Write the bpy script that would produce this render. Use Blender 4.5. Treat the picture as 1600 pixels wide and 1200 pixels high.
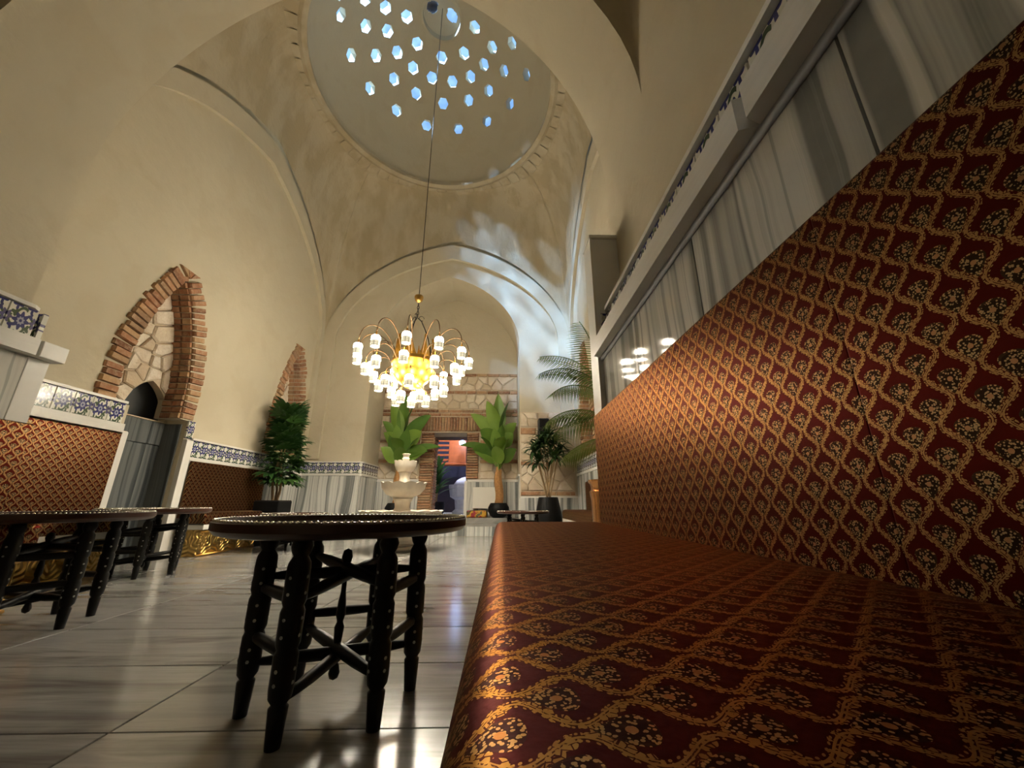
import bpy, bmesh, math, random
import numpy as np
from mathutils import Vector, Matrix
from mathutils.geometry import tessellate_polygon
for o in list(bpy.data.objects): bpy.data.objects.remove(o)
scene = bpy.context.scene
C = scene.collection
PI = math.pi
RND = random.Random(7)

# ------------------------------------------------------------------ camera
F_PX, VPX, VPY, CAM_H = 595.0, 783.0, 785.0, 0.58
pitch = math.atan((VPY - 600) / F_PX)
yaw = math.atan((800 - VPX) / (F_PX * math.cos(pitch) + (VPY - 600) * math.sin(pitch)))
cam_data = bpy.data.cameras.new('camera')
cam_data.sensor_width = 36.0
cam_data.lens = F_PX / 1600 * 36.0
cam_data.clip_start = 0.02
cam = bpy.data.objects.new('camera', cam_data)
cam.location = (0, 0, CAM_H)
cam.rotation_euler = (PI / 2 + pitch, 0, -yaw)
C.objects.link(cam)
scene.camera = cam

FW = Vector((math.sin(yaw) * math.cos(pitch), math.cos(yaw) * math.cos(pitch), math.sin(pitch)))
RT = Vector((math.cos(yaw), -math.sin(yaw), 0))
UPV = RT.cross(FW)
def ray(x, y): return FW * F_PX + RT * (x - 800) + UPV * (600 - y)

# ------------------------------------------------------------------ light
world = bpy.data.worlds.new('sky'); scene.world = world
world.use_nodes = True
bg = world.node_tree.nodes['Background']
bg.inputs[0].default_value = (0.36, 0.62, 1.0, 1)
bg.inputs[1].default_value = 0.8
sun_d = bpy.data.lights.new('sun', 'SUN')
sun_d.energy = 65.0; sun_d.angle = math.radians(6); sun_d.color = (0.42, 0.66, 1.0)
sun = bpy.data.objects.new('sun', sun_d); C.objects.link(sun)
sun.rotation_euler = Vector((2.95, 3.1, -5.1)).to_track_quat('-Z', 'Y').to_euler()
scene.view_settings.view_transform = 'Standard'
scene.view_settings.look = 'None'
scene.view_settings.exposure = 0.22
scene.view_settings.gamma = 1.0
scene.view_settings.use_curve_mapping = False
SHADE_EMIT = 62.0
BULB_EMIT = 180.0

# ------------------------------------------------------------------ mesh helpers
class MB:
    def __init__(s): s.v = []; s.f = []; s.uv = []
    def add(s, vs, fs, uvs=None):
        b = len(s.v); s.v += [tuple(p) for p in vs]
        s.f += [tuple(i + b for i in f) for f in fs]
        s.uv += list(uvs) if uvs is not None else [(0, 0)] * len(vs)
        return s
    def box(s, x0, x1, y0, y1, z0, z1):
        return s.add([(x0,y0,z0),(x1,y0,z0),(x1,y1,z0),(x0,y1,z0),(x0,y0,z1),(x1,y0,z1),(x1,y1,z1),(x0,y1,z1)],
              [(0,3,2,1),(4,5,6,7),(0,1,5,4),(1,2,6,5),(2,3,7,6),(3,0,4,7)])
    def bbox(s, x0, x1, y0, y1, z0, z1, b=0.008):
        "box with chamfered edges"
        xs = (x0, x1); ys = (y0, y1); zs = (z0, z1)
        bm = bmesh.new(); bmesh.ops.create_cube(bm, size=1)
        for v in bm.verts: v.co = Vector((xs[v.co.x > 0], ys[v.co.y > 0], zs[v.co.z > 0]))
        bmesh.ops.bevel(bm, geom=bm.edges[:], offset=b, segments=2, profile=0.5, affect='EDGES')
        bm.verts.index_update()
        s.add([v.co[:] for v in bm.verts], [[v.index for v in f.verts] for f in bm.faces]); bm.free()
        return s
    def lathe(s, prof, c=(0,0,0), n=24, rx=1.0, ry=1.0, scal=0, amp=0.0):
        "prof = list of (r, z); scal/amp = scalloped radius"
        vs = []; fs = []
        for (r, z) in prof:
            for k in range(n):
                a = 2*PI*k/n; rr = r*(1 + amp*math.cos(scal*a)) if scal else r
                vs.append((c[0]+rr*math.cos(a)*rx, c[1]+rr*math.sin(a)*ry, c[2]+z))
        m = len(prof)
        for i in range(m-1):
            for k in range(n):
                fs.append((i*n+k, i*n+(k+1)%n, (i+1)*n+(k+1)%n, (i+1)*n+k))
        if prof[0][0] > 1e-6: fs.append(tuple(range(n-1, -1, -1)))
        if prof[-1][0] > 1e-6: fs.append(tuple(range((m-1)*n, m*n)))
        return s.add(vs, fs)
    def tube(s, pts, r, n=8, r2=None):
        pts = [Vector(p) for p in pts]; m = len(pts); vs = []; fs = []
        up = Vector((0.137, 0.219, 0.966)).normalized()
        for i, p in enumerate(pts):
            t = (pts[min(i+1, m-1)] - pts[max(i-1, 0)]).normalized()
            u = t.cross(up)
            if u.length < 1e-3: u = t.cross(Vector((1, 0, 0)))
            u.normalize(); w = t.cross(u)
            rr = r if r2 is None else r + (r2 - r) * i / (m - 1)
            if callable(r): rr = r(i / (m - 1))
            for k in range(n):
                a = 2*PI*k/n; vs.append(p + u*rr*math.cos(a) + w*rr*math.sin(a))
        for i in range(m-1):
            for k in range(n): fs.append((i*n+k, i*n+(k+1)%n, (i+1)*n+(k+1)%n, (i+1)*n+k))
        fs.append(tuple(range(n-1, -1, -1))); fs.append(tuple(range((m-1)*n, m*n)))
        return s.add(vs, fs)
    def grid(s, P, UV=None, closed=False):
        "P[i][j] points"
        m = len(P); n = len(P[0]); vs = [p for row in P for p in row]
        uv = [q for row in UV for q in row] if UV else None
        fs = []
        for i in range(m-1):
            for j in range(n if closed else n-1):
                fs.append((i*n+j, i*n+(j+1)%n, (i+1)*n+(j+1)%n, (i+1)*n+j))
        return s.add(vs, fs, uv)
    def mesh(s, name, smooth=False):
        me = bpy.data.meshes.new(name); me.from_pydata(s.v, [], s.f); me.update()
        if any(u != (0, 0) for u in s.uv):
            l = me.uv_layers.new(name='UVMap'); vi = np.empty(len(me.loops), dtype=np.int32)
            me.loops.foreach_get('vertex_index', vi)
            l.data.foreach_set('uv', np.array(s.uv, dtype=np.float32)[vi].ravel())
        if smooth: me.shade_smooth()
        return me

def fixn(me):
    bm = bmesh.new(); bm.from_mesh(me); bmesh.ops.recalc_face_normals(bm, faces=bm.faces[:]); bm.to_mesh(me); bm.free()
def obj(name, mb, mat, parent=None, smooth=False, loc=None, rot=None, scale=None, auto=False):
    me = mb if isinstance(mb, bpy.types.Mesh) else mb.mesh(name, smooth)
    if not isinstance(mb, bpy.types.Mesh): fixn(me)
    if mat is not None and not me.materials: me.materials.append(mat)
    if auto and not isinstance(mb, bpy.types.Mesh):
        me.shade_smooth(); me.set_sharp_from_angle(angle=math.radians(40))
    o = bpy.data.objects.new(name, me); C.objects.link(o)
    if parent is not None: o.parent = parent
    if loc is not None: o.location = loc
    if rot is not None: o.rotation_euler = rot
    if scale is not None: o.scale = scale
    return o
def tag(o, label, cat, group=None):
    o['label'] = label; o['category'] = cat
    if group: o['group'] = group
    return o
def thing(name, label, cat, loc=(0,0,0), rotz=0, group=None):
    o = bpy.data.objects.new(name, None); C.objects.link(o)
    o.empty_display_size = 0.1
    o.location = loc; o.rotation_euler = (0, 0, rotz)
    return tag(o, label, cat, group)
def struct(name, mb, mat, smooth=False, auto=False):
    o = obj(name, mb, mat, None, smooth, auto=auto); o['kind'] = 'structure'; return o
def copy_tree(o, parent=None):
    c = o.copy(); C.objects.link(c); c.parent = parent
    for ch in [x for x in KIDS.get(o.name, [])]: copy_tree(ch, c)
    return c
KIDS = {}
def note_kids(root):
    KIDS[root.name] = [o for o in bpy.data.objects if o.parent == root]
    for k in KIDS[root.name]: note_kids(k)

# ------------------------------------------------------------------ materials
class NT:
    def __init__(s, name):
        s.m = bpy.data.materials.new(name); s.m.use_nodes = True
        s.t = s.m.node_tree; s.n = s.t.nodes; s.l = s.t.links
        s.b = s.n['Principled BSDF']
    def _in(s, sock, v):
        if v is None: return
        if isinstance(v, bpy.types.NodeSocket): s.l.new(v, sock)
        else:
            if sock.type == 'RGBA' and len(v) == 3: v = (*v, 1)
            sock.default_value = v
    def math(s, op, a, b=None, c=None, clamp=False):
        n = s.n.new('ShaderNodeMath'); n.operation = op; n.use_clamp = clamp
        for i, v in enumerate((a, b, c)): s._in(n.inputs[i], v)
        return n.outputs[0]
    def mix(s, f, a, b, mode='MIX'):
        n = s.n.new('ShaderNodeMix'); n.data_type = 'RGBA'; n.blend_type = mode
        s._in(n.inputs[0], f); s._in(n.inputs[6], a); s._in(n.inputs[7], b); return n.outputs[2]
    def sep(s, v):
        n = s.n.new('ShaderNodeSeparateXYZ'); s.l.new(v, n.inputs[0]); return n.outputs
    def comb(s, x, y, z=0.0):
        n = s.n.new('ShaderNodeCombineXYZ')
        for i, v in enumerate((x, y, z)): s._in(n.inputs[i], v)
        return n.outputs[0]
    def pos(s): return s.n.new('ShaderNodeNewGeometry').outputs['Position']
    def objc(s): return s.n.new('ShaderNodeTexCoord').outputs['Object']
    def uv(s): return s.n.new('ShaderNodeTexCoord').outputs['UV']
    def rnd(s): return s.n.new('ShaderNodeObjectInfo').outputs['Random']
    def noise(s, vec, scale=5, detail=3, rough=0.5, dist=0.0, dim='3D', w=None):
        n = s.n.new('ShaderNodeTexNoise'); n.noise_dimensions = dim
        if vec is not None: s.l.new(vec, n.inputs['Vector'])
        if w is not None: s._in(n.inputs['W'], w)
        n.inputs['Scale'].default_value = scale; n.inputs['Detail'].default_value = detail
        n.inputs['Roughness'].default_value = rough; n.inputs['Distortion'].default_value = dist
        return n.outputs[0]
    def voro(s, vec, scale=5, feat='F1', out=0):
        n = s.n.new('ShaderNodeTexVoronoi'); n.feature = feat
        if vec is not None: s.l.new(vec, n.inputs['Vector'])
        n.inputs['Scale'].default_value = scale; return n.outputs[out]
    def ramp(s, f, stops, interp='LINEAR'):
        n = s.n.new('ShaderNodeValToRGB'); n.color_ramp.interpolation = interp
        e = n.color_ramp.elements
        while len(e) < len(stops): e.new(0.5)
        for k, (p, c) in enumerate(stops):
            e[k].position = p; e[k].color = (*c, 1) if len(c) == 3 else c
        s.l.new(f, n.inputs[0]); return n.outputs[0]
    def vscale(s, v, sc):
        n = s.n.new('ShaderNodeVectorMath'); n.operation = 'MULTIPLY'; s.l.new(v, n.inputs[0]); n.inputs[1].default_value = sc; return n.outputs[0]
    def vadd(s, a, b):
        n = s.n.new('ShaderNodeVectorMath'); n.operation = 'ADD'; s.l.new(a, n.inputs[0]); s._in(n.inputs[1], b); return n.outputs[0]
    def bump(s, h, st=0.3, d=0.01):
        n = s.n.new('ShaderNodeBump'); n.inputs['Strength'].default_value = st; n.inputs['Distance'].default_value = d
        s.l.new(h, n.inputs['Height']); s.l.new(n.outputs[0], s.b.inputs['Normal'])
    def out(s, col=None, rough=None, metal=None, spec=None, **k):
        if col is not None: s._in(s.b.inputs['Base Color'], col)
        if rough is not None: s._in(s.b.inputs['Roughness'], rough)
        if metal is not None: s._in(s.b.inputs['Metallic'], metal)
        if spec is not None: s._in(s.b.inputs['Specular IOR Level'], spec)
        for n, v in k.items(): s._in(s.b.inputs[n.replace('_', ' ')], v)
        return s.m
M = {}
def simple(name, col, rough=0.5, metal=0.0, spec=0.5, var=0.15, sc=8, bump=0.0, **k):
    t = NT(name); n = t.noise(t.objc(), sc, 4)
    c2 = tuple(x * (1 - var) for x in col); c1 = tuple(min(1, x * (1 + var)) for x in col)
    M[name] = t.out(t.mix(n, c2, c1), rough, metal, spec, **k)
    if bump: t.bump(n, bump, 0.004)
    return M[name]

def mk_plaster():
    t = NT('plaster'); p = t.pos()
    n1 = t.noise(p, 0.9, 5, 0.6); n2 = t.noise(p, 6, 4, 0.6); n3 = t.noise(p, 2.2, 3, 0.5, 0.6)
    c = t.mix(n1, (0.53, 0.465, 0.335), (0.60, 0.54, 0.405))
    c = t.mix(t.math('MULTIPLY', t.ramp(n3, [(0.52, (0,0,0)), (0.62, (1,1,1))]), 0.25), c, (0.49, 0.41, 0.275))
    M['plaster'] = t.out(c, 0.75, 0, 0.25)
    t.bump(t.math('ADD', n2, t.math('MULTIPLY', n1, 2.0)), 0.35, 0.02)
    t = NT('plaster_stained'); p = t.pos()
    n1 = t.noise(p, 1.6, 5, 0.6, 0.4); n2 = t.noise(t.vscale(p, (1, 1, .45)), 3.2, 3, 0.5); n3 = t.noise(p, 14, 4, .6)
    blot = t.ramp(n2, [(0.42, (0,0,0)), (0.6, (1,1,1))])
    c = t.mix(blot, (0.55, 0.48, 0.345), (0.45, 0.37, 0.235))
    c = t.mix(t.math('MULTIPLY', n1, 0.5), c, (0.53, 0.455, 0.32))
    M['plaster_stained'] = t.out(c, 0.75, 0, 0.25); t.bump(t.math('ADD', n3, t.math('MULTIPLY', blot, 1.5)), 0.35, 0.02)
mk_plaster()

def mk_marble():
    # upright slabs: grey bands running vertically
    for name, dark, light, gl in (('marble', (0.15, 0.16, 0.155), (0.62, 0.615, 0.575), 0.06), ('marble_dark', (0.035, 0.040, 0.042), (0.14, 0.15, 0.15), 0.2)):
        t = NT(name); x, y, z = t.sep(t.pos()); r = t.rnd()
        wob = t.noise(t.vscale(t.pos(), (1.5, 1.5, 0.5)), 1.6, 3, 0.5)
        s = t.math('ADD', t.math('ADD', x, y), t.math('MULTIPLY', wob, 0.16))
        s = t.math('ADD', s, t.math('MULTIPLY', r, 57.0))
        n1 = t.noise(None, 4.2, 2.0, 0.6, 0, '1D', s)
        n2 = t.noise(None, 34, 3, 0.6, 0, '1D', s)
        n3 = t.noise(None, 11, 1.5, 0.5, 0, '1D', t.math('ADD', s, 7.3))
        mid = tuple((a*0.42+b*0.58) for a, b in zip(dark, light))
        c = t.ramp(t.math('MULTIPLY_ADD', t.math('SUBTRACT', n2, 0.5), 0.10, n1), [(0.38, dark), (0.425, mid), (0.47, light), (0.555, tuple(v*.95 for v in light)), (0.575, mid), (0.60, tuple(d*1.3 for d in dark)), (0.635, mid), (0.66, light)])
        c = t.mix(t.math('MULTIPLY', t.ramp(n3, [(0.57, (0,0,0)), (0.62, (1,1,1))]), 0.6), c, mid)
        c = t.mix(t.math('MULTIPLY', t.ramp(n2, [(0.56, (0,0,0)), (0.66, (1,1,1))]), 0.55), c, tuple(d*1.6 for d in dark))
        fine = t.noise(t.pos(), 30, 4)
        c = t.mix(t.math('MULTIPLY', fine, 0.18), c, (0.45, 0.44, 0.42) if name == 'marble' else (.1, .1, .1))
        M[name] = t.out(c, gl, 0, 0.5)
    # floor: streaks along x
    t = NT('marble_floor'); p = t.pos(); x, y, z = t.sep(p); r = t.rnd()
    wob = t.noise(t.vscale(p, (0.8, 1.2, 1)), 1.2, 2, 0.45)
    s = t.math('ADD', t.math('ADD', y, t.math('MULTIPLY', x, 0.06)), t.math('MULTIPLY', wob, 0.22))
    s = t.math('ADD', s, t.math('MULTIPLY', r, 31.0))
    n1 = t.noise(None, 7, 4, 0.65, 0, '1D', s); n2 = t.noise(t.vscale(p, (0.9, 24, 1)), 1.5, 4, .6)
    ro = t.comb(t.math('MULTIPLY', r, 40.0), t.math('MULTIPLY', r, 23.0), 0.0)
    n3 = t.noise(t.vadd(t.vscale(p, (0.55, 3.2, 1)), ro), 1.5, 5, 0.62, 0.9)
    f = t.math('ADD', t.math('ADD', t.math('MULTIPLY', n1, 0.35), t.math('MULTIPLY', n2, 0.15)), t.math('MULTIPLY', n3, 0.5))
    c = t.ramp(f, [(0.34, (0.095, 0.085, 0.078)), (0.43, (0.195, 0.185, 0.172)), (0.52, (0.31, 0.30, 0.28)), (0.60, (0.26, 0.25, 0.24)), (0.72, (0.36, 0.35, 0.33))])
    tint = t.math('MULTIPLY_ADD', r, 0.25, 0.82)
    hs = t.n.new('ShaderNodeHueSaturation'); t.l.new(c, hs.inputs['Color']); t.l.new(tint, hs.inputs['Value'])
    sm = t.noise(p, 3.0, 4, .6)
    M['marble_floor'] = t.out(hs.outputs[0], t.math('MULTIPLY_ADD', sm, 0.14, 0.10), 0, 0.5)
    t.bump(t.noise(p, 9, 3), 0.04, 0.01)
mk_marble()
simple('white_marble', (0.70, 0.68, 0.63), 0.3, var=0.10, sc=6)
simple('cream_stone', (0.56, 0.50, 0.41), 0.45, var=0.14, sc=14, bump=0.15)
simple('floor_joint', (0.16, 0.14, 0.12), 0.9)
simple('mortar', (0.60, 0.49, 0.35), 0.9, var=0.25, sc=20, bump=0.4)
simple('black_lacquer', (0.004, 0.0037, 0.0033), 0.45, spec=0.3, var=0.3)
simple('pearl', (0.42, 0.42, 0.38), 0.3, var=0.2)
simple('tray_brown', (0.05, 0.018, 0.010), 0.28, var=0.3, sc=20)
simple('silver_bead', (0.75, 0.73, 0.66), 0.2, 1.0, var=0.1)
simple('brass', (0.62, 0.36, 0.10), 0.28, 1.0, var=0.2, sc=10)
simple('gold_polished', (0.66, 0.35, 0.055), 0.38, 1.0, var=0.1)
simple('dark_metal', (0.05, 0.04, 0.03), 0.4, 0.8, var=0.2)
simple('bronze', (0.16, 0.09, 0.04), 0.4, 0.9, var=0.2)
simple('pilaster_grey', (0.74, 0.74, 0.75), 0.25, var=0.2, sc=4)
simple('copper', (0.60, 0.28, 0.10), 0.25, 1.0, var=0.25, sc=5)
simple('pot_black', (0.006, 0.006, 0.0065), 0.5, spec=0.18, var=0.3)
simple('soil', (0.03, 0.02, 0.013), 0.95, var=0.4, sc=40, bump=0.5)
simple('trunk', (0.40, 0.20, 0.07), 0.8, var=0.5, sc=25, bump=0.4)
simple('stem', (0.30, 0.20, 0.10), 0.8, var=0.4, sc=25, bump=0.3)
simple('white_paint', (0.72, 0.69, 0.62), 0.45, var=0.04)
simple('speaker_black', (0.012, 0.012, 0.013), 0.55, var=0.2)
simple('dark_wood', (0.055, 0.028, 0.014), 0.45, var=0.4, sc=12)
simple('orange_wood', (0.55, 0.13, 0.025), 0.5, var=0.3, sc=10)
simple('grey_stone', (0.35, 0.36, 0.38), 0.7, var=0.3, sc=10, bump=0.4)
simple('white_cloth', (0.78, 0.80, 0.85), 0.8, var=0.06)
simple('dark_wall', (0.05, 0.045, 0.06), 0.8, var=0.3)
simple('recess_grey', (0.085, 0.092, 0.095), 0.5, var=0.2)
simple('dark_red_wood', (0.14, 0.030, 0.018), 0.4, var=0.3, sc=10)

def leafmat(name, a, b, rough=0.4):
    t = NT(name); r = t.rnd(); n = t.noise(t.objc(), 6, 3)
    c = t.mix(t.math('MULTIPLY_ADD', r, 0.7, t.math('MULTIPLY', n, 0.3)), a, b)
    tr = t.n.new('ShaderNodeBsdfTranslucent'); t.l.new(c, tr.inputs[0])
    t.out(c, rough, 0, 0.4)
    mx = t.n.new('ShaderNodeMixShader'); mx.inputs[0].default_value = 0.25
    o = t.n['Material Output']
    t.l.new(t.b.outputs[0], mx.inputs[1]); t.l.new(tr.outputs[0], mx.inputs[2]); t.l.new(mx.outputs[0], o.inputs[0])
    M[name] = t.m
leafmat('leaf_banana', (0.05, 0.14, 0.02), (0.27, 0.42, 0.07))
leafmat('leaf_dark', (0.012, 0.05, 0.014), (0.075, 0.17, 0.035))
leafmat('leaf_dracaena', (0.015, 0.045, 0.012), (0.06, 0.12, 0.03))
leafmat('leaf_palm', (0.09, 0.15, 0.025), (0.27, 0.33, 0.08))

def mk_brick():
    t = NT('brick'); r = t.rnd(); p = t.pos()
    n = t.noise(p, 22, 5, 0.65); n2 = t.noise(p, 7, 3)
    c = t.ramp(r, [(0, (0.20, 0.095, 0.055)), (0.3, (0.36, 0.17, 0.09)), (0.55, (0.43, 0.23, 0.125)), (0.8, (0.45, 0.29, 0.155)), (1, (0.30, 0.18, 0.11))])
    c = t.mix(t.math('MULTIPLY', t.ramp(n, [(0.45, (0,0,0)), (0.7, (1,1,1))]), 0.55), c, (0.56, 0.42, 0.28))
    c = t.mix(t.math('MULTIPLY', t.ramp(n2, [(0.3, (1,1,1)), (0.5, (0,0,0))]), 0.35), c, (0.17, 0.08, 0.05))
    M['brick'] = t.out(c, 0.9, 0, 0.2); t.bump(n, 0.7, 0.008)
    t = NT('rubble'); r = t.rnd(); p = t.pos()
    n = t.noise(p, 9, 5, 0.7); n2 = t.noise(p, 40, 4, .6)
    c = t.ramp(r, [(0, (0.52, 0.42, 0.29)), (0.35, (0.70, 0.60, 0.46)), (0.7, (0.78, 0.70, 0.58)), (1, (0.58, 0.46, 0.33))])
    c = t.mix(t.math('MULTIPLY', t.ramp(n, [(0.42, (0,0,0)), (0.66, (1,1,1))]), 0.6), c, (0.55, 0.42, 0.28))
    M['rubble'] = t.out(c, 0.9, 0, 0.2); t.bump(t.math('ADD', n, t.math('MULTIPLY', n2, .5)), 0.8, 0.02)
mk_brick()

def mk_tile():
    # glazed tile: cobalt flower, green leaves, dark border lines on white
    t = NT('iznik_tile'); u, v, _ = t.sep(t.uv())
    x = t.math('SUBTRACT', u, 0.5); y = t.math('SUBTRACT', v, 0.5)
    def polar(cx, cy, petals, r0, amp, ph=0.0):
        dx = t.math('SUBTRACT', x, cx); dy = t.math('SUBTRACT', y, cy)
        r = t.math('SQRT', t.math('ADD', t.math('MULTIPLY', dx, dx), t.math('MULTIPLY', dy, dy)))
        a = t.math('ARCTAN2', dy, dx)
        w = t.math('MULTIPLY_ADD', t.math('COSINE', t.math('MULTIPLY_ADD', a, petals, ph)), amp, r0)
        return t.math('LESS_THAN', r, w), r, a
    white = (0.70, 0.69, 0.62); cob = (0.035, 0.038, 0.15); grn = (0.055, 0.085, 0.05); tur = (0.06, 0.16, 0.22); red = (0.25, 0.05, 0.05)
    c = white
    # scrolling leaves: ring arcs around each flower
    m, r, a = polar(0, 0, 3, 0.44, 0.03)
    ring = t.math('MULTIPLY', t.math('LESS_THAN', t.math('ABSOLUTE', t.math('SUBTRACT', r, t.math('MULTIPLY_ADD', t.math('COSINE', t.math('MULTIPLY', a, 4.0)), 0.05, 0.36))), 0.045),
                  t.math('GREATER_THAN', t.math('SINE', t.math('MULTIPLY_ADD', a, 4.0, 0.9)), -0.45))
    c = t.mix(ring, white, grn)
    m, r, a = polar(0, 0, 8, 0.25, 0.055); c = t.mix(m, c, cob)
    m, r, a = polar(0, 0, 8, 0.12, 0.02, PI); c = t.mix(m, c, (0.36, 0.37, 0.48))
    m, r, a = polar(0, 0, 8, 0.05, 0.0); c = t.mix(m, c, cob)
    for sx in (-0.5, 0.5):
        m, r, a = polar(sx, 0.02, 6, 0.17, 0.05); c = t.mix(m, c, red if False else (0.10, 0.09, 0.20))
        m, r, a = polar(sx, 0.0, 6, 0.05, 0.0); c = t.mix(m, c, white)
        for sy in (-0.46, 0.46):
            m, r, a = polar(sx*0.5, sy, 4, 0.12, 0.06); c = t.mix(m, c, cob if sy > 0 else grn)
    for cx_, cy_, r_, col_ in ((-0.27, 0.20, 0.10, grn), (0.27, -0.20, 0.10, grn), (0.27, 0.22, 0.085, cob), (-0.27, -0.22, 0.085, cob)):
        m, r, a = polar(cx_, cy_, 3, r_, r_*0.35, cx_*9); c = t.mix(m, c, col_)
    band = t.math('GREATER_THAN', t.math('ABSOLUTE', y), 0.475); c = t.mix(band, c, cob)
    M['iznik_tile'] = t.out(c, 0.12, 0, 0.5)
mk_tile()

def mk_fabric():
    """brocade: ogee lattice with half drop; the lower half of every cell carries a beaded drop
    between leafy gold scrolls, the upper half is plain dark red satin"""
    t = NT('brocade'); u0, v0, _ = t.sep(t.uv())
    p = 0.067
    nz = t.noise(t.uv(), 90, 2, .5)
    u = t.math('DIVIDE', u0, p); v = t.math('DIVIDE', v0, p)
    mul = lambda a, b: t.math('MULTIPLY', a, b); sub = lambda a, b: t.math('SUBTRACT', a, b); add = lambda a, b: t.math('ADD', a, b)
    lt = lambda a, b: t.math('LESS_THAN', a, b); gt = lambda a, b: t.math('GREATER_THAN', a, b); mx = lambda a, b: t.math('MAXIMUM', a, b)
    ln2 = lambda a, b: t.math('SQRT', add(mul(a, a), mul(b, b)))
    def fr(a, o): return sub(t.math('FRACT', add(a, o)), 0.5)
    ax, ay, bx, by = fr(u, 0.5), fr(v, 0.5), fr(u, 0.0), fr(v, 0.0)
    # drop-shaped medallion in the lower half of the cell, point down
    def med(x, y):
        yy = add(y, 0.145)
        w = t.math('MAXIMUM', t.math('MULTIPLY_ADD', yy, 0.50, 0.185), 0.03)
        return ln2(t.math('DIVIDE', x, w), t.math('DIVIDE', yy, 0.25))
    d = t.math('MINIMUM', med(ax, ay), med(bx, by))
    mmask = lt(d, 1.0)
    core = lt(t.math('MINIMUM', ln2(mul(ax, 20.0), mul(add(ay, 0.10), 20.0)), ln2(mul(bx, 20.0), mul(add(by, 0.10), 20.0))), 1.0)
    vo = t.voro(t.uv(), 330, 'F1', 0); bead = lt(vo, 0.42)
    rim = mul(gt(d, 0.82), mmask)
    # ogee outline and signed distance; gs > 0 on the ornamented side
    cx = t.math('MULTIPLY_ADD', t.math('COSINE', mul(v, 2*PI)), 0.165, 0.25)
    sd = sub(t.math('ABSOLUTE', ax), cx); e = t.math('ABSOLUTE', sd)
    sg = t.math('MULTIPLY_ADD', gt(ay, 0.0), 2.0, -1.0)
    gs = mul(sd, sg)
    dv = mul(sub(t.math('FRACT', mul(v, 2.0)), 0.5), 0.5)        # -0.25 .. 0.25 along each half scroll
    line = lt(e, 0.014)
    thin = lt(t.math('ABSOLUTE', sub(gs, 0.042)), 0.009)
    def blob(ox, oy, n, r0, am, ph):
        x_ = sub(gs, ox); y_ = sub(dv, oy)
        return lt(ln2(x_, y_), t.math('MULTIPLY_ADD', t.math('COSINE', t.math('MULTIPLY_ADD', t.math('ARCTAN2', y_, x_), n, ph)), am, r0))
    fl = blob(0.062, 0.085, 5, 0.088, 0.038, 0.6)
    for ox, oy, r0 in ((0.065, -0.025, 0.060), (0.10, -0.10, 0.052), (0.040, -0.155, 0.050), (-0.030, 0.03, 0.036), (-0.035, 0.15, 0.034), (0.05, 0.19, 0.052), (-0.03, -0.075, 0.026), (0.03, -0.22, 0.040), (0.125, 0.02, 0.036)):
        fl = mx(fl, blob(ox, oy, 3, r0, r0*0.38, ox*60+oy*20))
    by_ = mul(sub(t.math('FRACT', mul(v, 14.0)), 0.5), 1/14.0)
    dots = lt(ln2(add(gs, 0.045), by_), 0.015)
    vo2 = t.voro(t.uv(), 200, 'DISTANCE_TO_EDGE', 0)
    fl = mul(fl, gt(vo2, 0.075))
    gold = mul(mx(mx(line, thin), mx(fl, dots)), sub(1.0, mmask))
    base = t.mix(nz, (0.040, 0.0042, 0.003), (0.055, 0.0065, 0.0045))
    goldc = t.mix(nz, (0.20, 0.115, 0.042), (0.36, 0.225, 0.095))
    c = t.mix(gold, base, goldc)
    c = t.mix(mmask, c, t.mix(bead, (0.016, 0.011, 0.007), (0.30, 0.22, 0.115)))
    c = t.mix(rim, c, t.mix(bead, (0.03, .02, .012), (0.34, 0.23, 0.11)))
    c = t.mix(core, c, (0.30, 0.17, 0.085))
    sh = mx(gold, mul(mmask, bead))
    h = add(mx(gold, mul(mmask, t.math('MULTIPLY_ADD', bead, 0.5, 0.4))), mul(nz, .12))
    M['brocade'] = t.out(c, t.math('MULTIPLY_ADD', sh, -0.04, 0.44), t.math('MULTIPLY_ADD', sh, 0.02, 0.78), 0.25,
                         Specular_Tint=t.mix(sh, (0.58, 0.19, 0.068), (0.85, 0.46, 0.22)))
    t.bump(h, 0.9, 0.002)
mk_fabric()

def mk_emboss():
    t = NT('embossed_brass'); x, y, z = t.sep(t.objc())
    s = t.math('ADD', x, y)
    fx = t.math('SUBTRACT', t.math('FRACT', t.math('MULTIPLY', s, 3.3)), 0.5); fz = t.math('MULTIPLY', t.math('SUBTRACT', z, 0.19), 3.4)
    r = t.math('SQRT', t.math('ADD', t.math('MULTIPLY', fx, fx), t.math('MULTIPLY', fz, fz))); a = t.math('ARCTAN2', fz, fx)
    w = t.math('SINE', t.math('ADD', t.math('MULTIPLY', r, 42.0), t.math('MULTIPLY', t.math('COSINE', t.math('MULTIPLY', a, 6.0)), 2.2)))
    n = t.noise(t.objc(), 14, 3)
    c = t.mix(n, (0.36, 0.22, 0.06), (0.62, 0.42, 0.14))
    M['embossed_brass'] = t.out(c, 0.32, 1.0); t.bump(w, 0.9, 0.012)
mk_emboss()

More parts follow.
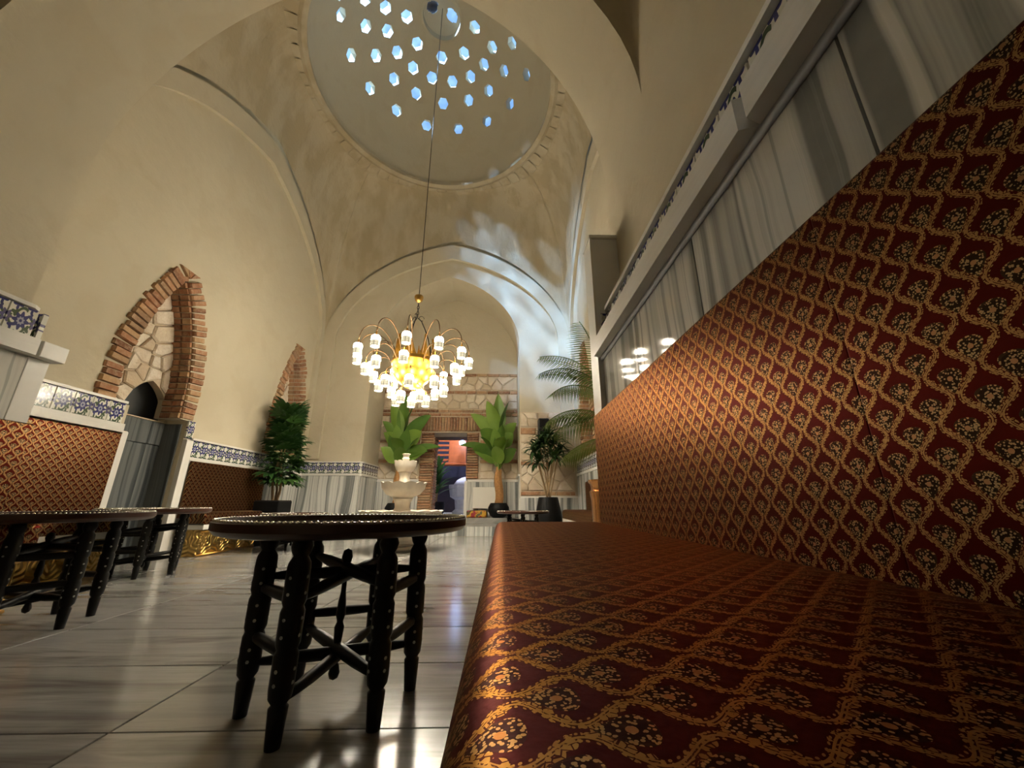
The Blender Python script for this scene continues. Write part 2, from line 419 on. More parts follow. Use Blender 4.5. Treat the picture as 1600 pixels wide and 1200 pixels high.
def mk_shade():
    t = NT('crystal_shade'); u, v, _ = t.sep(t.uv())
    gu = t.math('ABSOLUTE', t.math('SUBTRACT', t.math('FRACT', t.math('MULTIPLY', u, 8.0)), 0.5))
    gv = t.math('ABSOLUTE', t.math('SUBTRACT', t.math('FRACT', t.math('MULTIPLY', v, 6.0)), 0.5))
    bar = t.math('GREATER_THAN', t.math('MAXIMUM', gu, gv), 0.40)
    bar = t.math('MULTIPLY', bar, t.math('LESS_THAN', v, 0.72))
    low = t.math('LESS_THAN', v, 0.56)
    st = t.math('MULTIPLY_ADD', low, -(SHADE_EMIT - 0.78), SHADE_EMIT)
    st = t.math('MULTIPLY_ADD', t.math('MULTIPLY', bar, low), -0.55, st)
    c = t.mix(low, (1.0, 0.90, 0.71), (1.0, 0.88, 0.60))
    t.out((0.10, 0.09, 0.07), 0.35, Emission_Color=c, Emission_Strength=st)
    M['crystal_shade'] = t.m
    t = NT('skylight_glass'); n = t.noise(t.pos(), 5, 3)
    tp = t.n.new('ShaderNodeBsdfTransparent'); t.l.new(t.mix(n, (0.72, 0.82, 0.95), (1, 1, 1)), tp.inputs[0])
    tr = t.n.new('ShaderNodeBsdfTranslucent'); tr.inputs[0].default_value = (0.85, 0.9, 1, 1)
    mx = t.n.new('ShaderNodeMixShader'); t.l.new(t.math('MULTIPLY_ADD', n, 0.08, -0.02), mx.inputs[0])
    t.l.new(tp.outputs[0], mx.inputs[1]); t.l.new(tr.outputs[0], mx.inputs[2]); t.l.new(mx.outputs[0], t.n['Material Output'].inputs[0])
    M['skylight_glass'] = t.m
mk_shade()
def emis(name, col, st):
    t = NT(name); t.out((0.1, 0.1, 0.1), 0.4, Emission_Color=col, Emission_Strength=st); M[name] = t.m
emis('bulb_glow', (1.0, 0.90, 0.71), BULB_EMIT)
emis('lamp_blue', (0.35, 0.55, 1.0), 30.0)
emis('lamp_warm', (1.0, 0.62, 0.28), 14.0)

# ------------------------------------------------------------------ shape helpers for the building
def arch(half, spring, apex, n=24, c=0.0):
    "pointed Ottoman arch from (c+half, spring) over the apex to (c-half, spring)"
    h = apex - spring; out = []
    for i in range(2*n + 1):
        th = PI * i / (2*n); x = math.cos(th)
        u = abs(x)
        z = h * (0.74 * (max(0, 1 - u**2.3))**(1/1.9) + 0.26 * (1 - u))
        out.append((c + half * x, spring + z))
    return out
def plate(mb, outer, holes, O, U, V, W, th):
    "flat wall plate: polygon in (u, v) with holes, front at O, thickness th along W"
    O, U, V, W = Vector(O), Vector(U), Vector(V), Vector(W)
    loops = [outer] + holes
    tri = tessellate_polygon([[Vector((p[0], p[1], 0)) for p in L] for L in loops])
    flat = [p for L in loops for p in L]; n = len(flat)
    vs = [O + U*p[0] + V*p[1] for p in flat] + [O + U*p[0] + V*p[1] + W*th for p in flat]
    fs = [tuple(t) for t in tri] + [tuple(i + n for i in reversed(t)) for t in tri]
    b = 0
    for L in loops:
        m = len(L)
        for i in range(m): j = (i+1) % m; fs.append((b+i, b+j, b+j+n, b+i+n))
        b += m
    return mb.add(vs, fs)
def strip(mb, inner, outer, O, U, V, W, th):
    "band between two open curves with the same count"
    O, U, V, W = Vector(O), Vector(U), Vector(V), Vector(W); n = len(inner)
    P = [[O+U*p[0]+V*p[1] for p in inner], [O+U*p[0]+V*p[1] for p in outer], [O+U*p[0]+V*p[1]+W*th for p in outer], [O+U*p[0]+V*p[1]+W*th for p in inner]]
    vs = [p for r in P for p in r]; fs = []
    for i in range(n-1):
        for k in range(4): k2 = (k+1) % 4; fs.append((k*n+i, k*n+i+1, k2*n+i+1, k2*n+i))
    for i in (0, n-1): fs.append((i, n+i, 2*n+i, 3*n+i))
    return mb.add(vs, fs)
# convex polygon clipping
def clip_half(poly, p, nrm):
    "keep the side where (q-p).nrm <= 0"
    out = []; m = len(poly)
    for i in range(m):
        a, b = poly[i], poly[(i+1) % m]
        da = (a[0]-p[0])*nrm[0] + (a[1]-p[1])*nrm[1]; db = (b[0]-p[0])*nrm[0] + (b[1]-p[1])*nrm[1]
        if da <= 0: out.append(a)
        if da * db < 0:
            t = da / (da - db); out.append((a[0]+(b[0]-a[0])*t, a[1]+(b[1]-a[1])*t))
    return out
def parea(P): return 0.5 * sum(P[i][0]*P[(i+1)%len(P)][1] - P[(i+1)%len(P)][0]*P[i][1] for i in range(len(P)))
def ccw(P): return P if parea(P) > 0 else P[::-1]
def inside(P, q):
    P = ccw(P)
    return all((P[(i+1)%len(P)][0]-P[i][0])*(q[1]-P[i][1]) - (P[(i+1)%len(P)][1]-P[i][1])*(q[0]-P[i][0]) >= 0 for i in range(len(P)))
def closest(P, q):
    best = None
    for i in range(len(P)):
        a, b = P[i], P[(i+1) % len(P)]; dx, dy = b[0]-a[0], b[1]-a[1]; L = dx*dx + dy*dy
        t = 0 if L == 0 else max(0, min(1, ((q[0]-a[0])*dx + (q[1]-a[1])*dy) / L))
        c = (a[0]+t*dx, a[1]+t*dy); d = (c[0]-q[0])**2 + (c[1]-q[1])**2
        if best is None or d < best[0]: best = (d, c)
    return best[1]
def cells(region, size, seed, asp=1.5, hole=None):
    "irregular stones filling a convex region"
    rg = ccw(region); rnd = random.Random(seed)
    x0 = min(p[0] for p in rg); x1 = max(p[0] for p in rg); y0 = min(p[1] for p in rg); y1 = max(p[1] for p in rg)
    nx = max(1, round((x1-x0)/(size*asp))); ny = max(1, round((y1-y0)/size)); S = []
    for j in range(ny):
        for i in range(nx):
            q = (x0+(i+.5+.25*(j % 2*2-1)+rnd.uniform(-.33, .33))*(x1-x0)/nx, y0+(j+.5+rnd.uniform(-.28, .28))*(y1-y0)/ny)
            S.append(q)
    S = [q for q in S if inside(rg, q) and not (hole and inside(hole, q))]
    out = []
    for i, q in enumerate(S):
        P = rg[:]
        for k, s in enumerate(S):
            if k == i: continue
            if abs(s[0]-q[0]) > 3.5*size*asp or abs(s[1]-q[1]) > 3.5*size: continue
            P = clip_half(P, ((q[0]+s[0])/2, (q[1]+s[1])/2), (s[0]-q[0], s[1]-q[1]))
            if len(P) < 3: break
        if hole and len(P) >= 3:
            c = closest(hole, q); P = clip_half(P, c, (c[0]-q[0], c[1]-q[1]))
        if len(P) >= 3 and abs(parea(P)) > 0.0012: out.append(ccw(P))
    return out
def inset(P, g):
    P = ccw(P); out = P[:]
    for i in range(len(P)):
        a, b = P[i], P[(i+1) % len(P)]; dx, dy = b[0]-a[0], b[1]-a[1]; L = math.hypot(dx, dy)
        if L < 1e-6: continue
        n = (dy/L, -dx/L); out = clip_half(out, (a[0]-n[0]*g, a[1]-n[1]*g), n)
        if len(out) < 3: return None
    return out
def stone_piece(name, P, O, U, V, W, depth, mat, parent, gap=0.007, bev=0.012):
    "stone with chamfered front; proud along W"
    a = inset(P, gap)
    if not a: return
    b = inset(P, gap + bev)
    O, U, V, W = Vector(O), Vector(U), Vector(V), Vector(W)
    c = Vector((sum(p[0] for p in a)/len(a), sum(p[1] for p in a)/len(a)))
    k = 0.86
    b = [(c.x+(p[0]-c.x)*k, c.y+(p[1]-c.y)*k) for p in a]
    m = len(a); f = lambda p, d: O + U*p[0] + V*p[1] + W*d
    mb = MB(); vs = [f(p, -0.02) for p in a] + [f(p, depth*0.55) for p in a] + [f(p, depth) for p in b]
    fs = []
    for r in range(2):
        for i in range(m): j = (i+1) % m; fs.append((r*m+i, r*m+j, (r+1)*m+j, (r+1)*m+i))
    fs.append(tuple(range(2*m, 3*m)))
    mb.add(vs, fs)
    return obj(name, mb, mat, parent)
def unit_block(mat, chamfer=0.12):
    "unit block, front (chamfered) at z=1: shared by the bricks"
    mb = MB(); a = 0.5; b = 0.5 - chamfer * 0.5
    vs = [(-a,-a,0),(a,-a,0),(a,a,0),(-a,a,0),(-a,-a,.7),(a,-a,.7),(a,a,.7),(-a,a,.7),(-b*1.02,-b,1),(b*1.02,-b,1),(b*1.02,b,1),(-b*1.02,b,1)]
    fs = [(0,1,5,4),(1,2,6,5),(2,3,7,6),(3,0,4,7),(4,5,9,8),(5,6,10,9),(6,7,11,10),(7,4,8,11),(8,9,10,11),(3,2,1,0)]
    mb.add(vs, fs); me = mb.mesh('brick'); fixn(me); me.materials.append(mat); return me
BRICK = unit_block(M['brick'])
def place(name, me, parent, c, U, V, W, su, sv, sw):
    "unit mesh with axes U, V, W at c, sizes su, sv, sw"
    o = bpy.data.objects.new(name, me); C.objects.link(o); o.parent = parent
    U, V, W = Vector(U).normalized(), Vector(V).normalized(), Vector(W).normalized()
    m = Matrix((( U.x*su, V.x*sv, W.x*sw, c[0]), (U.y*su, V.y*sv, W.y*sw, c[1]), (U.z*su, V.z*sv, W.z*sw, c[2]), (0,0,0,1)))
    o.matrix_basis = m; return o
def brick_course(parent, u0, u1, z0, z1, O, U, W, length=0.24, gap=0.012, depth=0.03):
    O, U, W = Vector(O), Vector(U), Vector(W); u = u0
    while u < u1 - 0.03:
        L = min(length * RND.uniform(0.8, 1.2), u1 - u)
        if u1 - (u + L) < 0.06: L = u1 - u
        c = O + U*(u + L/2) + Vector((0, 0, (z0+z1)/2)) - W*0.02
        place('brick', BRICK, parent, c, U, (0, 0, 1), W, L - gap, (z1 - z0) - gap, 0.02 + depth*RND.uniform(0.7, 1.3)); u += L

# unit tile and slab for wall linings
def unit_slab(name, mat, ch=0.02):
    mb = MB(); a = 0.5; b = 0.5 - ch
    vs = [(-a,-a,0),(a,-a,0),(a,a,0),(-a,a,0),(-a,-a,.8),(a,-a,.8),(a,a,.8),(-a,a,.8),(-b,-b,1),(b,-b,1),(b,b,1),(-b,b,1)]
    fs = [(0,1,5,4),(1,2,6,5),(2,3,7,6),(3,0,4,7),(4,5,9,8),(5,6,10,9),(6,7,11,10),(7,4,8,11),(8,9,10,11),(3,2,1,0)]
    uv = [(x+.5, y+.5) for x, y, z in vs]
    mb.add(vs, fs, uv); me = mb.mesh(name); fixn(me); me.materials.append(mat); return me
TILE = unit_slab('glazed_tile', M['iznik_tile'])
PANEL = unit_slab('marble_panel', M['marble'], 0.003)
PANEL_D = unit_slab('marble_panel', M['marble_dark'], 0.004)
WHITE = unit_slab('ledge', M['white_marble'], 0.01)
SLAB = unit_slab('floor_slab', M['marble_floor'], 0.0015)
Z = (0, 0, 1)
def lining(parent, O, U, W, length, z0, z1, th, pw=0.55, ledge=None, tiles=None, mesh=None, lip=0.05, tile_w=0.15):
    """marble panels from z0 to z1 along U from O, proud th along W; ledge = (z0, z1); tiles = (z0, z1)"""
    O, U, W = Vector(O), Vector(U), Vector(W)
    n = max(1, round(length / pw)); w = length / n
    for i in range(n):
        c = O + U*(w*(i+.5)) + Vector((0, 0, (z0+z1)/2))
        place('marble_panel', mesh or PANEL, parent, c, U, Z, W, w - 0.003, z1 - z0, th)
    if ledge:
        nl = max(1, round(length / 1.6)); wl = length / nl
        for i in range(nl):
            c = O + U*(wl*(i+.5)) + Vector((0, 0, (ledge[0]+ledge[1])/2))
            place('ledge', WHITE, parent, c, U, Z, W, wl - 0.002, ledge[1]-ledge[0], th + lip)
    if tiles:
        nt = max(1, round(length / tile_w)); wt = length / nt
        for i in range(nt):
            c = O + U*(wt*(i+.5)) + Vector((0, 0, (tiles[0]+tiles[1])/2))
            place('glazed_tile', TILE, parent, c, U, Z, W, wt - 0.0025, tiles[1]-tiles[0], th*0.75)
        c = O + U*(length/2) + Vector((0, 0, tiles[1] + 0.012))
        place('cap_moulding', WHITE, parent, c, U, Z, W, length, 0.024, th*0.75 + 0.02)

# ------------------------------------------------------------------ room dimensions (metres)
XL, XR, YN, YF = -3.70, 1.45, 2.35, 7.30          # domed room
NXL, NXR, NYB, NYF = -3.14, 0.80, -2.60, 1.60      # bay the camera sits in
OXL, OXR, YB = -2.62, 0.35, 8.30                   # deep recess at the far end
SPR, APX = 3.80, 6.17
DC = (-1.20, 4.88); DZ, DR, DH = 7.40, 2.05, 2.0
P_, PS = M['plaster'], M['plaster_stained']

# floor: bedding plus single slabs 1.02 x 0.44
floor = struct('floor', MB().box(XL-0.9, XR+0.1, NYB-0.1, YF, -0.2, -0.012), M['floor_joint'])
x = -1.03 - 1.02*3
while x < XR:
    y = 1.26 - 0.44*3
    while y < YF:
        xa, xb, ya, yb = max(x, XL-0.9), min(x+1.02, XR), y, min(y+0.44, YF)
        if xb - xa > 0.03 and yb - ya > 0.03:
            place('floor_slab', SLAB, floor, ((xa+xb)/2, (ya+yb)/2, -0.012), (1,0,0), (0,1,0), Z, xb-xa-0.006, yb-ya-0.006, 0.012)
        y += 0.44
    x += 1.02
obj('floor_slab', MB().box(NXL, NXR, NYB, 1.26-0.44*3-0.004, -0.012, 0), M['marble_floor'], floor)
# raised floor of the far recess, two steps
dais = struct('floor_dais', MB().box(OXL, OXR, YF, YB+0.4, -0.2, 0.17), M['mortar'])
for i in range(3):
    w = (OXR-OXL)/3
    place('step_slab', SLAB, dais, (OXL+w*(i+.5), YF+0.22, 0.17), (1,0,0), (0,1,0), Z, w-0.004, 0.47, 0.03)
    place('riser', PANEL, dais, (OXL+w*(i+.5), YF+0.001, 0.085), (1,0,0), Z, (0,-1,0), w-0.004, 0.165, 0.012)
    place('step_slab', SLAB, dais, (OXL+w*(i+.5), 7.75+(YB+0.4-7.75)/2, 0.17), (1,0,0), (0,1,0), Z, w-0.004, YB+0.4-7.75, 0.125)

# ---- domed room walls
def outer_poly(a0, a1, spring, apex, n=24):
    return [(a0, -0.2), (a1, -0.2), (a1, apex+0.35), (a0, apex+0.35)]
NPROF = [(0.405, 0.0), (0.405, 0.28), (0.385, 0.53), (0.335, 0.78), (0.255, 1.06), (0.150, 1.33), (0.0, 1.58)]
def niche_curve(cy, z0, top):
    "inner outline of the tall pointed niches, from the right foot over the apex to the left foot"
    k = (top-z0)/1.58; R_ = [(cy+w, z0+z*k) for w, z in NPROF]; return R_ + [(2*cy-y, z) for y, z in R_[:-1][::-1]]
DOOR_Y0, DOOR_Y1 = 3.78, 4.52
CUR1, CUR2 = niche_curve(4.0, 1.50, 3.08), niche_curve(6.56, 1.29, 3.20)
CUR3, CUR4 = niche_curve(6.30, 1.29, 3.20), niche_curve(3.75, 1.29, 3.20)
hole1 = CUR1 + [(DOOR_Y0, 1.50), (DOOR_Y0, 0.0), (DOOR_Y1, 0.0), (DOOR_Y1, 1.499)]
mb = MB(); plate(mb, outer_poly(YN, YF, SPR, APX), [hole1, CUR2], (XL, 0, 0), (0,1,0), Z, (-1,0,0), 0.30)
wall_left = struct('wall_left', mb, P_)
mb = MB(); plate(mb, outer_poly(YN, YF, SPR, APX), [CUR3, CUR4], (XR, 0, 0), (0,1,0), Z, (1,0,0), 0.30)
wall_right = struct('wall_right', mb, P_)
# far arch wall, 1 m deep so that its opening is the recess with vault
oc, oh = (OXL+OXR)/2, (OXR-OXL)/2
ARCH_IN = arch(oh, 3.75, 5.29, 24, oc)
mb = MB(); plate(mb, [(XL-0.3, -0.2), (OXL, -0.2)] + ARCH_IN[::-1] + [(OXR, -0.2), (XR+0.3, -0.2), (XR+0.3, 6.5), (XL-0.3, 6.5)], [], (0, YF, 0), (1,0,0), Z, (0,1,0), YB-YF)
wall_back_arch = struct('wall_back_arch', mb, P_)
# near arch wall, 0.75 m deep
nc, nh = (NXL+NXR)/2, (NXR-NXL)/2
mb = MB(); plate(mb, [(XL-0.3, -0.2), (NXL, -0.2)] + arch(nh, 2.85, 5.45, 24, nc)[::-1] + [(NXR, -0.2), (XR+0.3, -0.2), (XR+0.3, 6.6), (XL-0.3, 6.6)], [], (0, YN, 0), (1,0,0), Z, (0,-1,0), YN-NYF)
wall_near_arch = struct('wall_near_arch', mb, P_)
# far wall of the recess with the doorway
DX0, DX1, DZ0, DZ1 = -1.45, -0.75, 0.295, 1.99
mb = MB(); plate(mb, [(OXL-0.3, 0.0), (DX0, 0.0), (DX0, DZ1), (DX1, DZ1), (DX1, 0.0), (OXR+0.3, 0.0), (OXR+0.3, 5.5), (OXL-0.3, 5.5)], [], (0, YB, 0), (1,0,0), Z, (0,1,0), 0.40)
wall_back = struct('wall_back', mb, P_)

# arch mouldings: a raised band inside each outer arch, running down into corner strips
def bands(name, half_o, O, U, W, c, h2, apex2):
    o = [(c+half_o-0.06, 1.35)] + arch(half_o-0.06, SPR, APX-0.09, 24, c) + [(c-half_o+0.06, 1.35)]
    i = [(c+h2, 1.35)] + arch(h2, SPR, apex2, 24, c) + [(c-h2, 1.35)]
    mb = MB(); strip(mb, i, o, O, U, Z, W, 0.06); return mb
for k, (O, U, W, c, half, h2, par) in enumerate((
        ((XL, 0, 0), (0,1,0), (1,0,0), (YN+YF)/2, (YF-YN)/2, 2.28, wall_left),
        ((XR, 0, 0), (0,1,0), (-1,0,0), (YN+YF)/2, (YF-YN)/2, 2.28, wall_right),
        ((0, YF, 0), (1,0,0), (0,-1,0), (XL+XR)/2, (XR-XL)/2, 2.28, wall_back_arch),
        ((0, YN, 0), (1,0,0), (0,1,0), (XL+XR)/2, (XR-XL)/2, 2.28, wall_near_arch))):
    obj('arch_moulding', bands('', half, O, U, W, c, h2, 5.72), P_, par)

def loft(rect, spring, apex, ring_c, ring_r, ring_z, n=16, m=18, inset_=0.06, wob=0.0):
    "pendentive zone: from four wall arches up to a ring"
    x0, x1, y0, y1 = rect[0]+inset_, rect[1]-inset_, rect[2]+inset_, rect[3]-inset_
    cx, cy = (x0+x1)/2, (y0+y1)/2; base = []
    for side in range(4):
        hw = (y1-y0)/2 if side % 2 == 0 else (x1-x0)/2
        A = arch(hw, spring, apex, n, 0)[::-1]      # from -hw to +hw
        for (t, z) in A[:-1]:
            base.append([(x1, cy+t, z), (cx-t, y1, z), (x0, cy-t, z), (cx+t, y0, z)][side])
    N = len(base); P = []
    for i in range(m+1):
        s = i/m; wh = 1-math.cos(s*PI/2); wz = math.sin(s*PI/2); row = []
        for k, b in enumerate(base):
            a = -PI/4 + 2*PI*k/N
            ang = math.atan2(b[1]-ring_c[1], b[0]-ring_c[0])
            r = (ring_c[0]+ring_r*math.cos(ang), ring_c[1]+ring_r*math.sin(ang))
            row.append((b[0]+(r[0]-b[0])*wh, b[1]+(r[1]-b[1])*wh, b[2]+(ring_z-b[2])*wz))
        P.append(row)
    mb = MB(); mb.grid(P, closed=True); return mb
pend = struct('ceiling_pendentives', loft((XL, XR, YN, YF), SPR, APX, DC, DR+0.06, DZ), PS, smooth=True)
# ring moulding under the dome and scalloped plaster edge
mb = MB(); mb.lathe([(DR+0.10, DZ-0.02), (DR+0.02, DZ-0.05), (DR-0.05, DZ-0.02), (DR-0.05, DZ+0.04), (DR+0.02, DZ+0.07)], (DC[0], DC[1], 0), 96)
mb.f = [f for f in mb.f if len(f) == 4]
obj('ring_moulding', mb, PS, pend, auto=True)
mb = MB(); pts = [(0.13*math.cos(PI*k/8-PI/2+PI/2-PI), 0.0) for k in range(1)]
prof = [(-0.085, 0.10), (0.085, 0.10)] + [(0.085*math.cos(a), 0.0-0.13*math.sin(a)) for a in [PI*k/8 for k in range(0, 9)]]
plate(mb, prof, [], (0,0,0), (1,0,0), (0,1,0), (0,0,1), 0.005)
scal = mb.mesh('scallop'); fixn(scal); scal.materials.append(PS)
for k in range(64):
    a = 2*PI*k/64; r = DR + 0.22
    e = Vector((math.cos(a), math.sin(a), 0)); tg = Vector((-math.sin(a), math.cos(a), 0))
    up = Vector((-e.x, -e.y, 0.14)).normalized(); nrm = tg.cross(up)
    place('scallop', scal, pend, (DC[0]+r*e.x, DC[1]+r*e.y, DZ-0.055), tg, up, -nrm if nrm.z > 0 else nrm, 1.1, 1.5, 1)

# ---- dome with light holes
HZ = [(278,68),(395,122),(487,35),(587,78),(497,145),(326,258),(443,260),(543,245),(636,205),(617,318),(528,370),(415,413),(705,365),(632,438),(540,517),(680,587),(757,485),(800,383),(750,270),(855,250),(885,360),(948,303),(905,128),(987,222),(1080,203),(1042,333),(1148,350),(970,425),(876,470),(1070,487),(962,568),(828,603),(393,-6)]
def on_dome(px, py):
    d = ray(px, py).normalized(); o = Vector((0, 0, CAM_H)) - Vector((DC[0], DC[1], DZ))
    S = Vector((1/DR, 1/DR, 1/DH)); a_, b_ = Vector(d*S), Vector(o*S)
    A, B, Cc = a_.dot(a_), 2*a_.dot(b_), b_.dot(b_)-1; D = B*B-4*A*Cc
    if D < 0: return None
    return o + d*((-B+math.sqrt(D))/(2*A))
holes = []
for (hx, hy) in HZ:
    q = on_dome(440+hx/3, hy/3)
    if q is not None and q.z > 0.2: holes.append(q)
near = [Vector((q.x, -q.y, q.z)) for q in holes if q.y > 0.35]
holes += [q for q in near if all((q-h).length > 0.3 for h in holes)]
mb = MB(); n1, n2 = 64, 20; TH = 0.14; P = []
LANT = 0.36
ph0 = math.acos(LANT/DR)
for shell in (0, 1):
    R_, H_ = DR+TH*shell, DH+TH*shell
    rows = [[(DC[0]+R_*math.cos(e)*math.cos(2*PI*k/n1), DC[1]+R_*math.cos(e)*math.sin(2*PI*k/n1), DZ+H_*math.sin(e)) for k in range(n1)] for e in [ph0*i/n2 for i in range(n2+1)]]
    P += rows if shell == 0 else rows[::-1]
P.append(P[0]); mb.grid(P, closed=True)
me = mb.mesh('dome'); bm = bmesh.new(); bm.from_mesh(me); bmesh.ops.remove_doubles(bm, verts=bm.verts, dist=1e-5); bmesh.ops.recalc_face_normals(bm, faces=bm.faces[:]); bm.to_mesh(me); bm.free()
dome = bpy.data.objects.new('ceiling_dome', me); C.objects.link(dome)
cut = MB(); dirs = []
for q in holes:
    c = Vector((DC[0], DC[1], DZ)) + q; nrm = Vector((q.x/DR**2, q.y/DR**2, q.z/DH**2)).normalized()
    u = nrm.cross(Vector((0, 0, 1))).normalized(); w = nrm.cross(u); dirs.append((c, nrm, u, w))
    vs = [c + (u*math.cos(PI/3*k) + w*math.sin(PI/3*k))*0.115 + nrm*s for s in (-0.25, 0.4) for k in range(6)]
    cut.add(vs, [tuple(range(6)), tuple(range(11, 5, -1))] + [(k, 6+k, 6+(k+1)%6, (k+1)%6) for k in range(6)])
cme = cut.mesh('cut'); fixn(cme); co = bpy.data.objects.new('cut', cme); C.objects.link(co)
md = dome.modifiers.new('holes', 'BOOLEAN'); md.operation = 'DIFFERENCE'; md.object = co; md.solver = 'EXACT'
dg = bpy.context.evaluated_depsgraph_get(); dg.update()
nm = bpy.data.meshes.new_from_object(dome.evaluated_get(dg)); dome.modifiers.clear(); dome.data = nm
bpy.data.objects.remove(co)
nm.materials.clear(); nm.materials.append(P_); nm.shade_smooth(); nm.set_sharp_from_angle(angle=math.radians(30))
dome['kind'] = 'structure'
cap = MB(); cap.lathe([(0.150*math.cos(e), 0.12*math.sin(e)) for e in [PI/2*i/5 for i in range(6)]], n=12)
cap.v = cap.v; capm = cap.mesh('skylight_glass', True); fixn(capm); capm.materials.append(M['skylight_glass'])
cover = capm.copy(); cover.name = 'skylight_cover'; cover.materials.clear(); cover.materials.append(M['dark_wall'])
for (c, nrm, u, w) in dirs: place('skylight_glass', capm, dome, c + nrm*(TH-0.02), u, w, nrm, 1, 1, 1)
# lantern at the top: collar, cap with round openings
lz = DZ + DH*math.sin(ph0)
cap = MB(); rows = []
N = 48
N = 96
rs = [0.31, 0.29, 0.27, 0.245, 0.22, 0.195, 0.17, 0.145, 0.12, 0.10, 0.08]
prof = [(LANT+0.03, lz-0.03), (LANT-0.01, lz-0.03), (LANT-0.01, lz+0.10)] + [(r, lz+0.14+(0.31-r)*0.5) for r in rs] + [(0.03, lz+0.27)]
op = [math.radians(a) for a in (20, 200)]
mb = MB(); vs = []
for (r, z) in prof:
    for k in range(N): a = 2*PI*k/N; vs.append((DC[0]+r*math.cos(a), DC[1]+r*math.sin(a), z))
fs = []
for i in range(len(prof)-1):
    rm = (prof[i][0]+prof[i+1][0])/2; hw = 0.0105 - (rm-0.195)**2
    for k in range(N):
        am = 2*PI*(k+.5)/N
        if 3 <= i < 13 and hw > 0 and any(abs(math.remainder(am-o, 2*PI))*rm < math.sqrt(hw)*1.05 for o in op): continue
        fs.append((i*N+k, i*N+(k+1)%N, (i+1)*N+(k+1)%N, (i+1)*N+k))
fs.append(tuple(range((len(prof)-1)*N, len(prof)*N)))
mb.add(vs, fs); obj('lantern', mb, P_, dome, auto=True)
for o_ in op:
    e = Vector((math.cos(o_), math.sin(o_), 0)); c = Vector((DC[0], DC[1], lz+0.205)) + e*0.195
    q = place('skylight_glass' if o_ < 2 else 'skylight_cover', capm if o_ < 2 else cover, dome, c, e.cross(Vector(Z)), Vector((-e.x*.89, -e.y*.89, .45)), Vector((e.x*.45, e.y*.45, .89)), 0.85, 0.85, 1.4)

# ---- bay around the camera
def bay_wall(name, a0, a1, O, U, W):
    mb = MB(); plate(mb, outer_poly(a0, a1, 2.85, 5.0), [], O, U, Z, W, 0.3); return struct(name, mb, P_)
wall_bay_right = bay_wall('wall_bay_right', NYB, NYF, (NXR, 0, 0), (0,1,0), (1,0,0))
wall_bay_left = bay_wall('wall_bay_left', NYB, NYF, (NXL, 0, 0), (0,1,0), (-1,0,0))
wall_bay_back = bay_wall('wall_bay_back', NXL, NXR, (0, NYB, 0), (1,0,0), (0,-1,0))
BC = ((NXL+NXR)/2, (NYB+NYF)/2)
mb = loft((NXL, NXR, NYB, NYF), 2.85, 5.0, BC, 1.65, 5.8, inset_=0.0)
mb.lathe([(1.65*math.cos(e), 5.8+1.0*math.sin(e)) for e in [PI/2*i/8 for i in range(9)]], (BC[0], BC[1], 0), 64)
mb.f = [f for f in mb.f if len(f) <= 4]
bayv = struct('ceiling_bay', mb, P_, smooth=True)

# ------------------------------------------------------------------ wall linings
LED_N, TIL_N = (1.46, 1.565), (1.565, 1.77)
# right wall by the near bench
lining(wall_bay_right, (NXR, 2.25, 0), (0,-1,0), (-1,0,0), 4.7, 0, 1.46, 0.16, 0.62, LED_N, TIL_N, lip=0.06)
# dark bead moulding under the ledge
obj('bead_moulding', MB().tube([(NXR-0.165, NYB+0.1, 1.452), (NXR-0.165, 2.25, 1.452)], 0.014, 8), M['grey_stone'], wall_bay_right, smooth=True)
# pilaster at the end of the wainscot
mb = MB(); mb.bbox(0.615, 0.83, 2.25, 2.42, 0, 2.36, 0.006)
pil = obj('pilaster', mb, M['pilaster_grey'], wall_near_arch)
mb = MB(); mb.bbox(0.60, 0.83, 2.235, 2.435, 2.36, 2.385, 0.006); obj('cap_moulding', mb, M['white_marble'], wall_near_arch)
mb = MB(); mb.box(0.608, 0.62, 2.245, 2.425, 0, 2.36); obj('pilaster_facing', mb, M['white_marble'], wall_near_arch)
place('glazed_tile', TILE, wall_near_arch, (0.722, 2.25, 1.67), (1,0,0), Z, (0,-1,0), 0.15, 0.2, 0.008)
# left pier of the near arch
lining(wall_bay_left, (NXL, -2.4, 0), (0,1,0), (1,0,0), 4.72, 0, 1.46, 0.16, 0.62, LED_N, TIL_N, lip=0.06)
mb = MB(); mb.bbox(NXL-0.02, NXL+0.16, 2.32, 2.44, 0, 1.46, 0.005); obj('pilaster', mb, M['white_marble'], wall_near_arch)
mb = MB(); mb.bbox(NXL-0.02, NXL+0.22, 2.32, 2.47, 1.46, 1.565, 0.005); obj('ledge', mb, M['white_marble'], wall_near_arch)
place('glazed_tile', TILE, wall_near_arch, (NXL+0.11-0.05, 2.345, 1.667), (1,0,0), Z, (0,1,0), 0.12, 0.2, 0.03)
# left wall of the domed room
lining(wall_left, (XL, YN, 0), (0,1,0), (1,0,0), DOOR_Y0-YN-0.05, 0, 1.22, 0.03, 0.55, (1.22, 1.30), (1.30, 1.50), lip=0.05)
lining(wall_left, (XL, DOOR_Y1+0.10, 0), (0,1,0), (1,0,0), YF-DOOR_Y1-0.10, 0, 1.05, 0.03, 0.50, (1.05, 1.09), (1.09, 1.285), lip=0.012)
place('glazed_tile', TILE, wall_left, (XL, 4.57, 1.40), (0,1,0), Z, (1,0,0), 0.10, 0.2, 0.022)
place('jamb', WHITE, wall_left, (XL, DOOR_Y0-0.03, 0.62), (0,1,0), Z, (1,0,0), 0.06, 1.24, 0.07)
place('jamb', WHITE, wall_left, (XL, DOOR_Y1+0.05, 0.64), (0,1,0), Z, (1,0,0), 0.10, 1.28, 0.05)
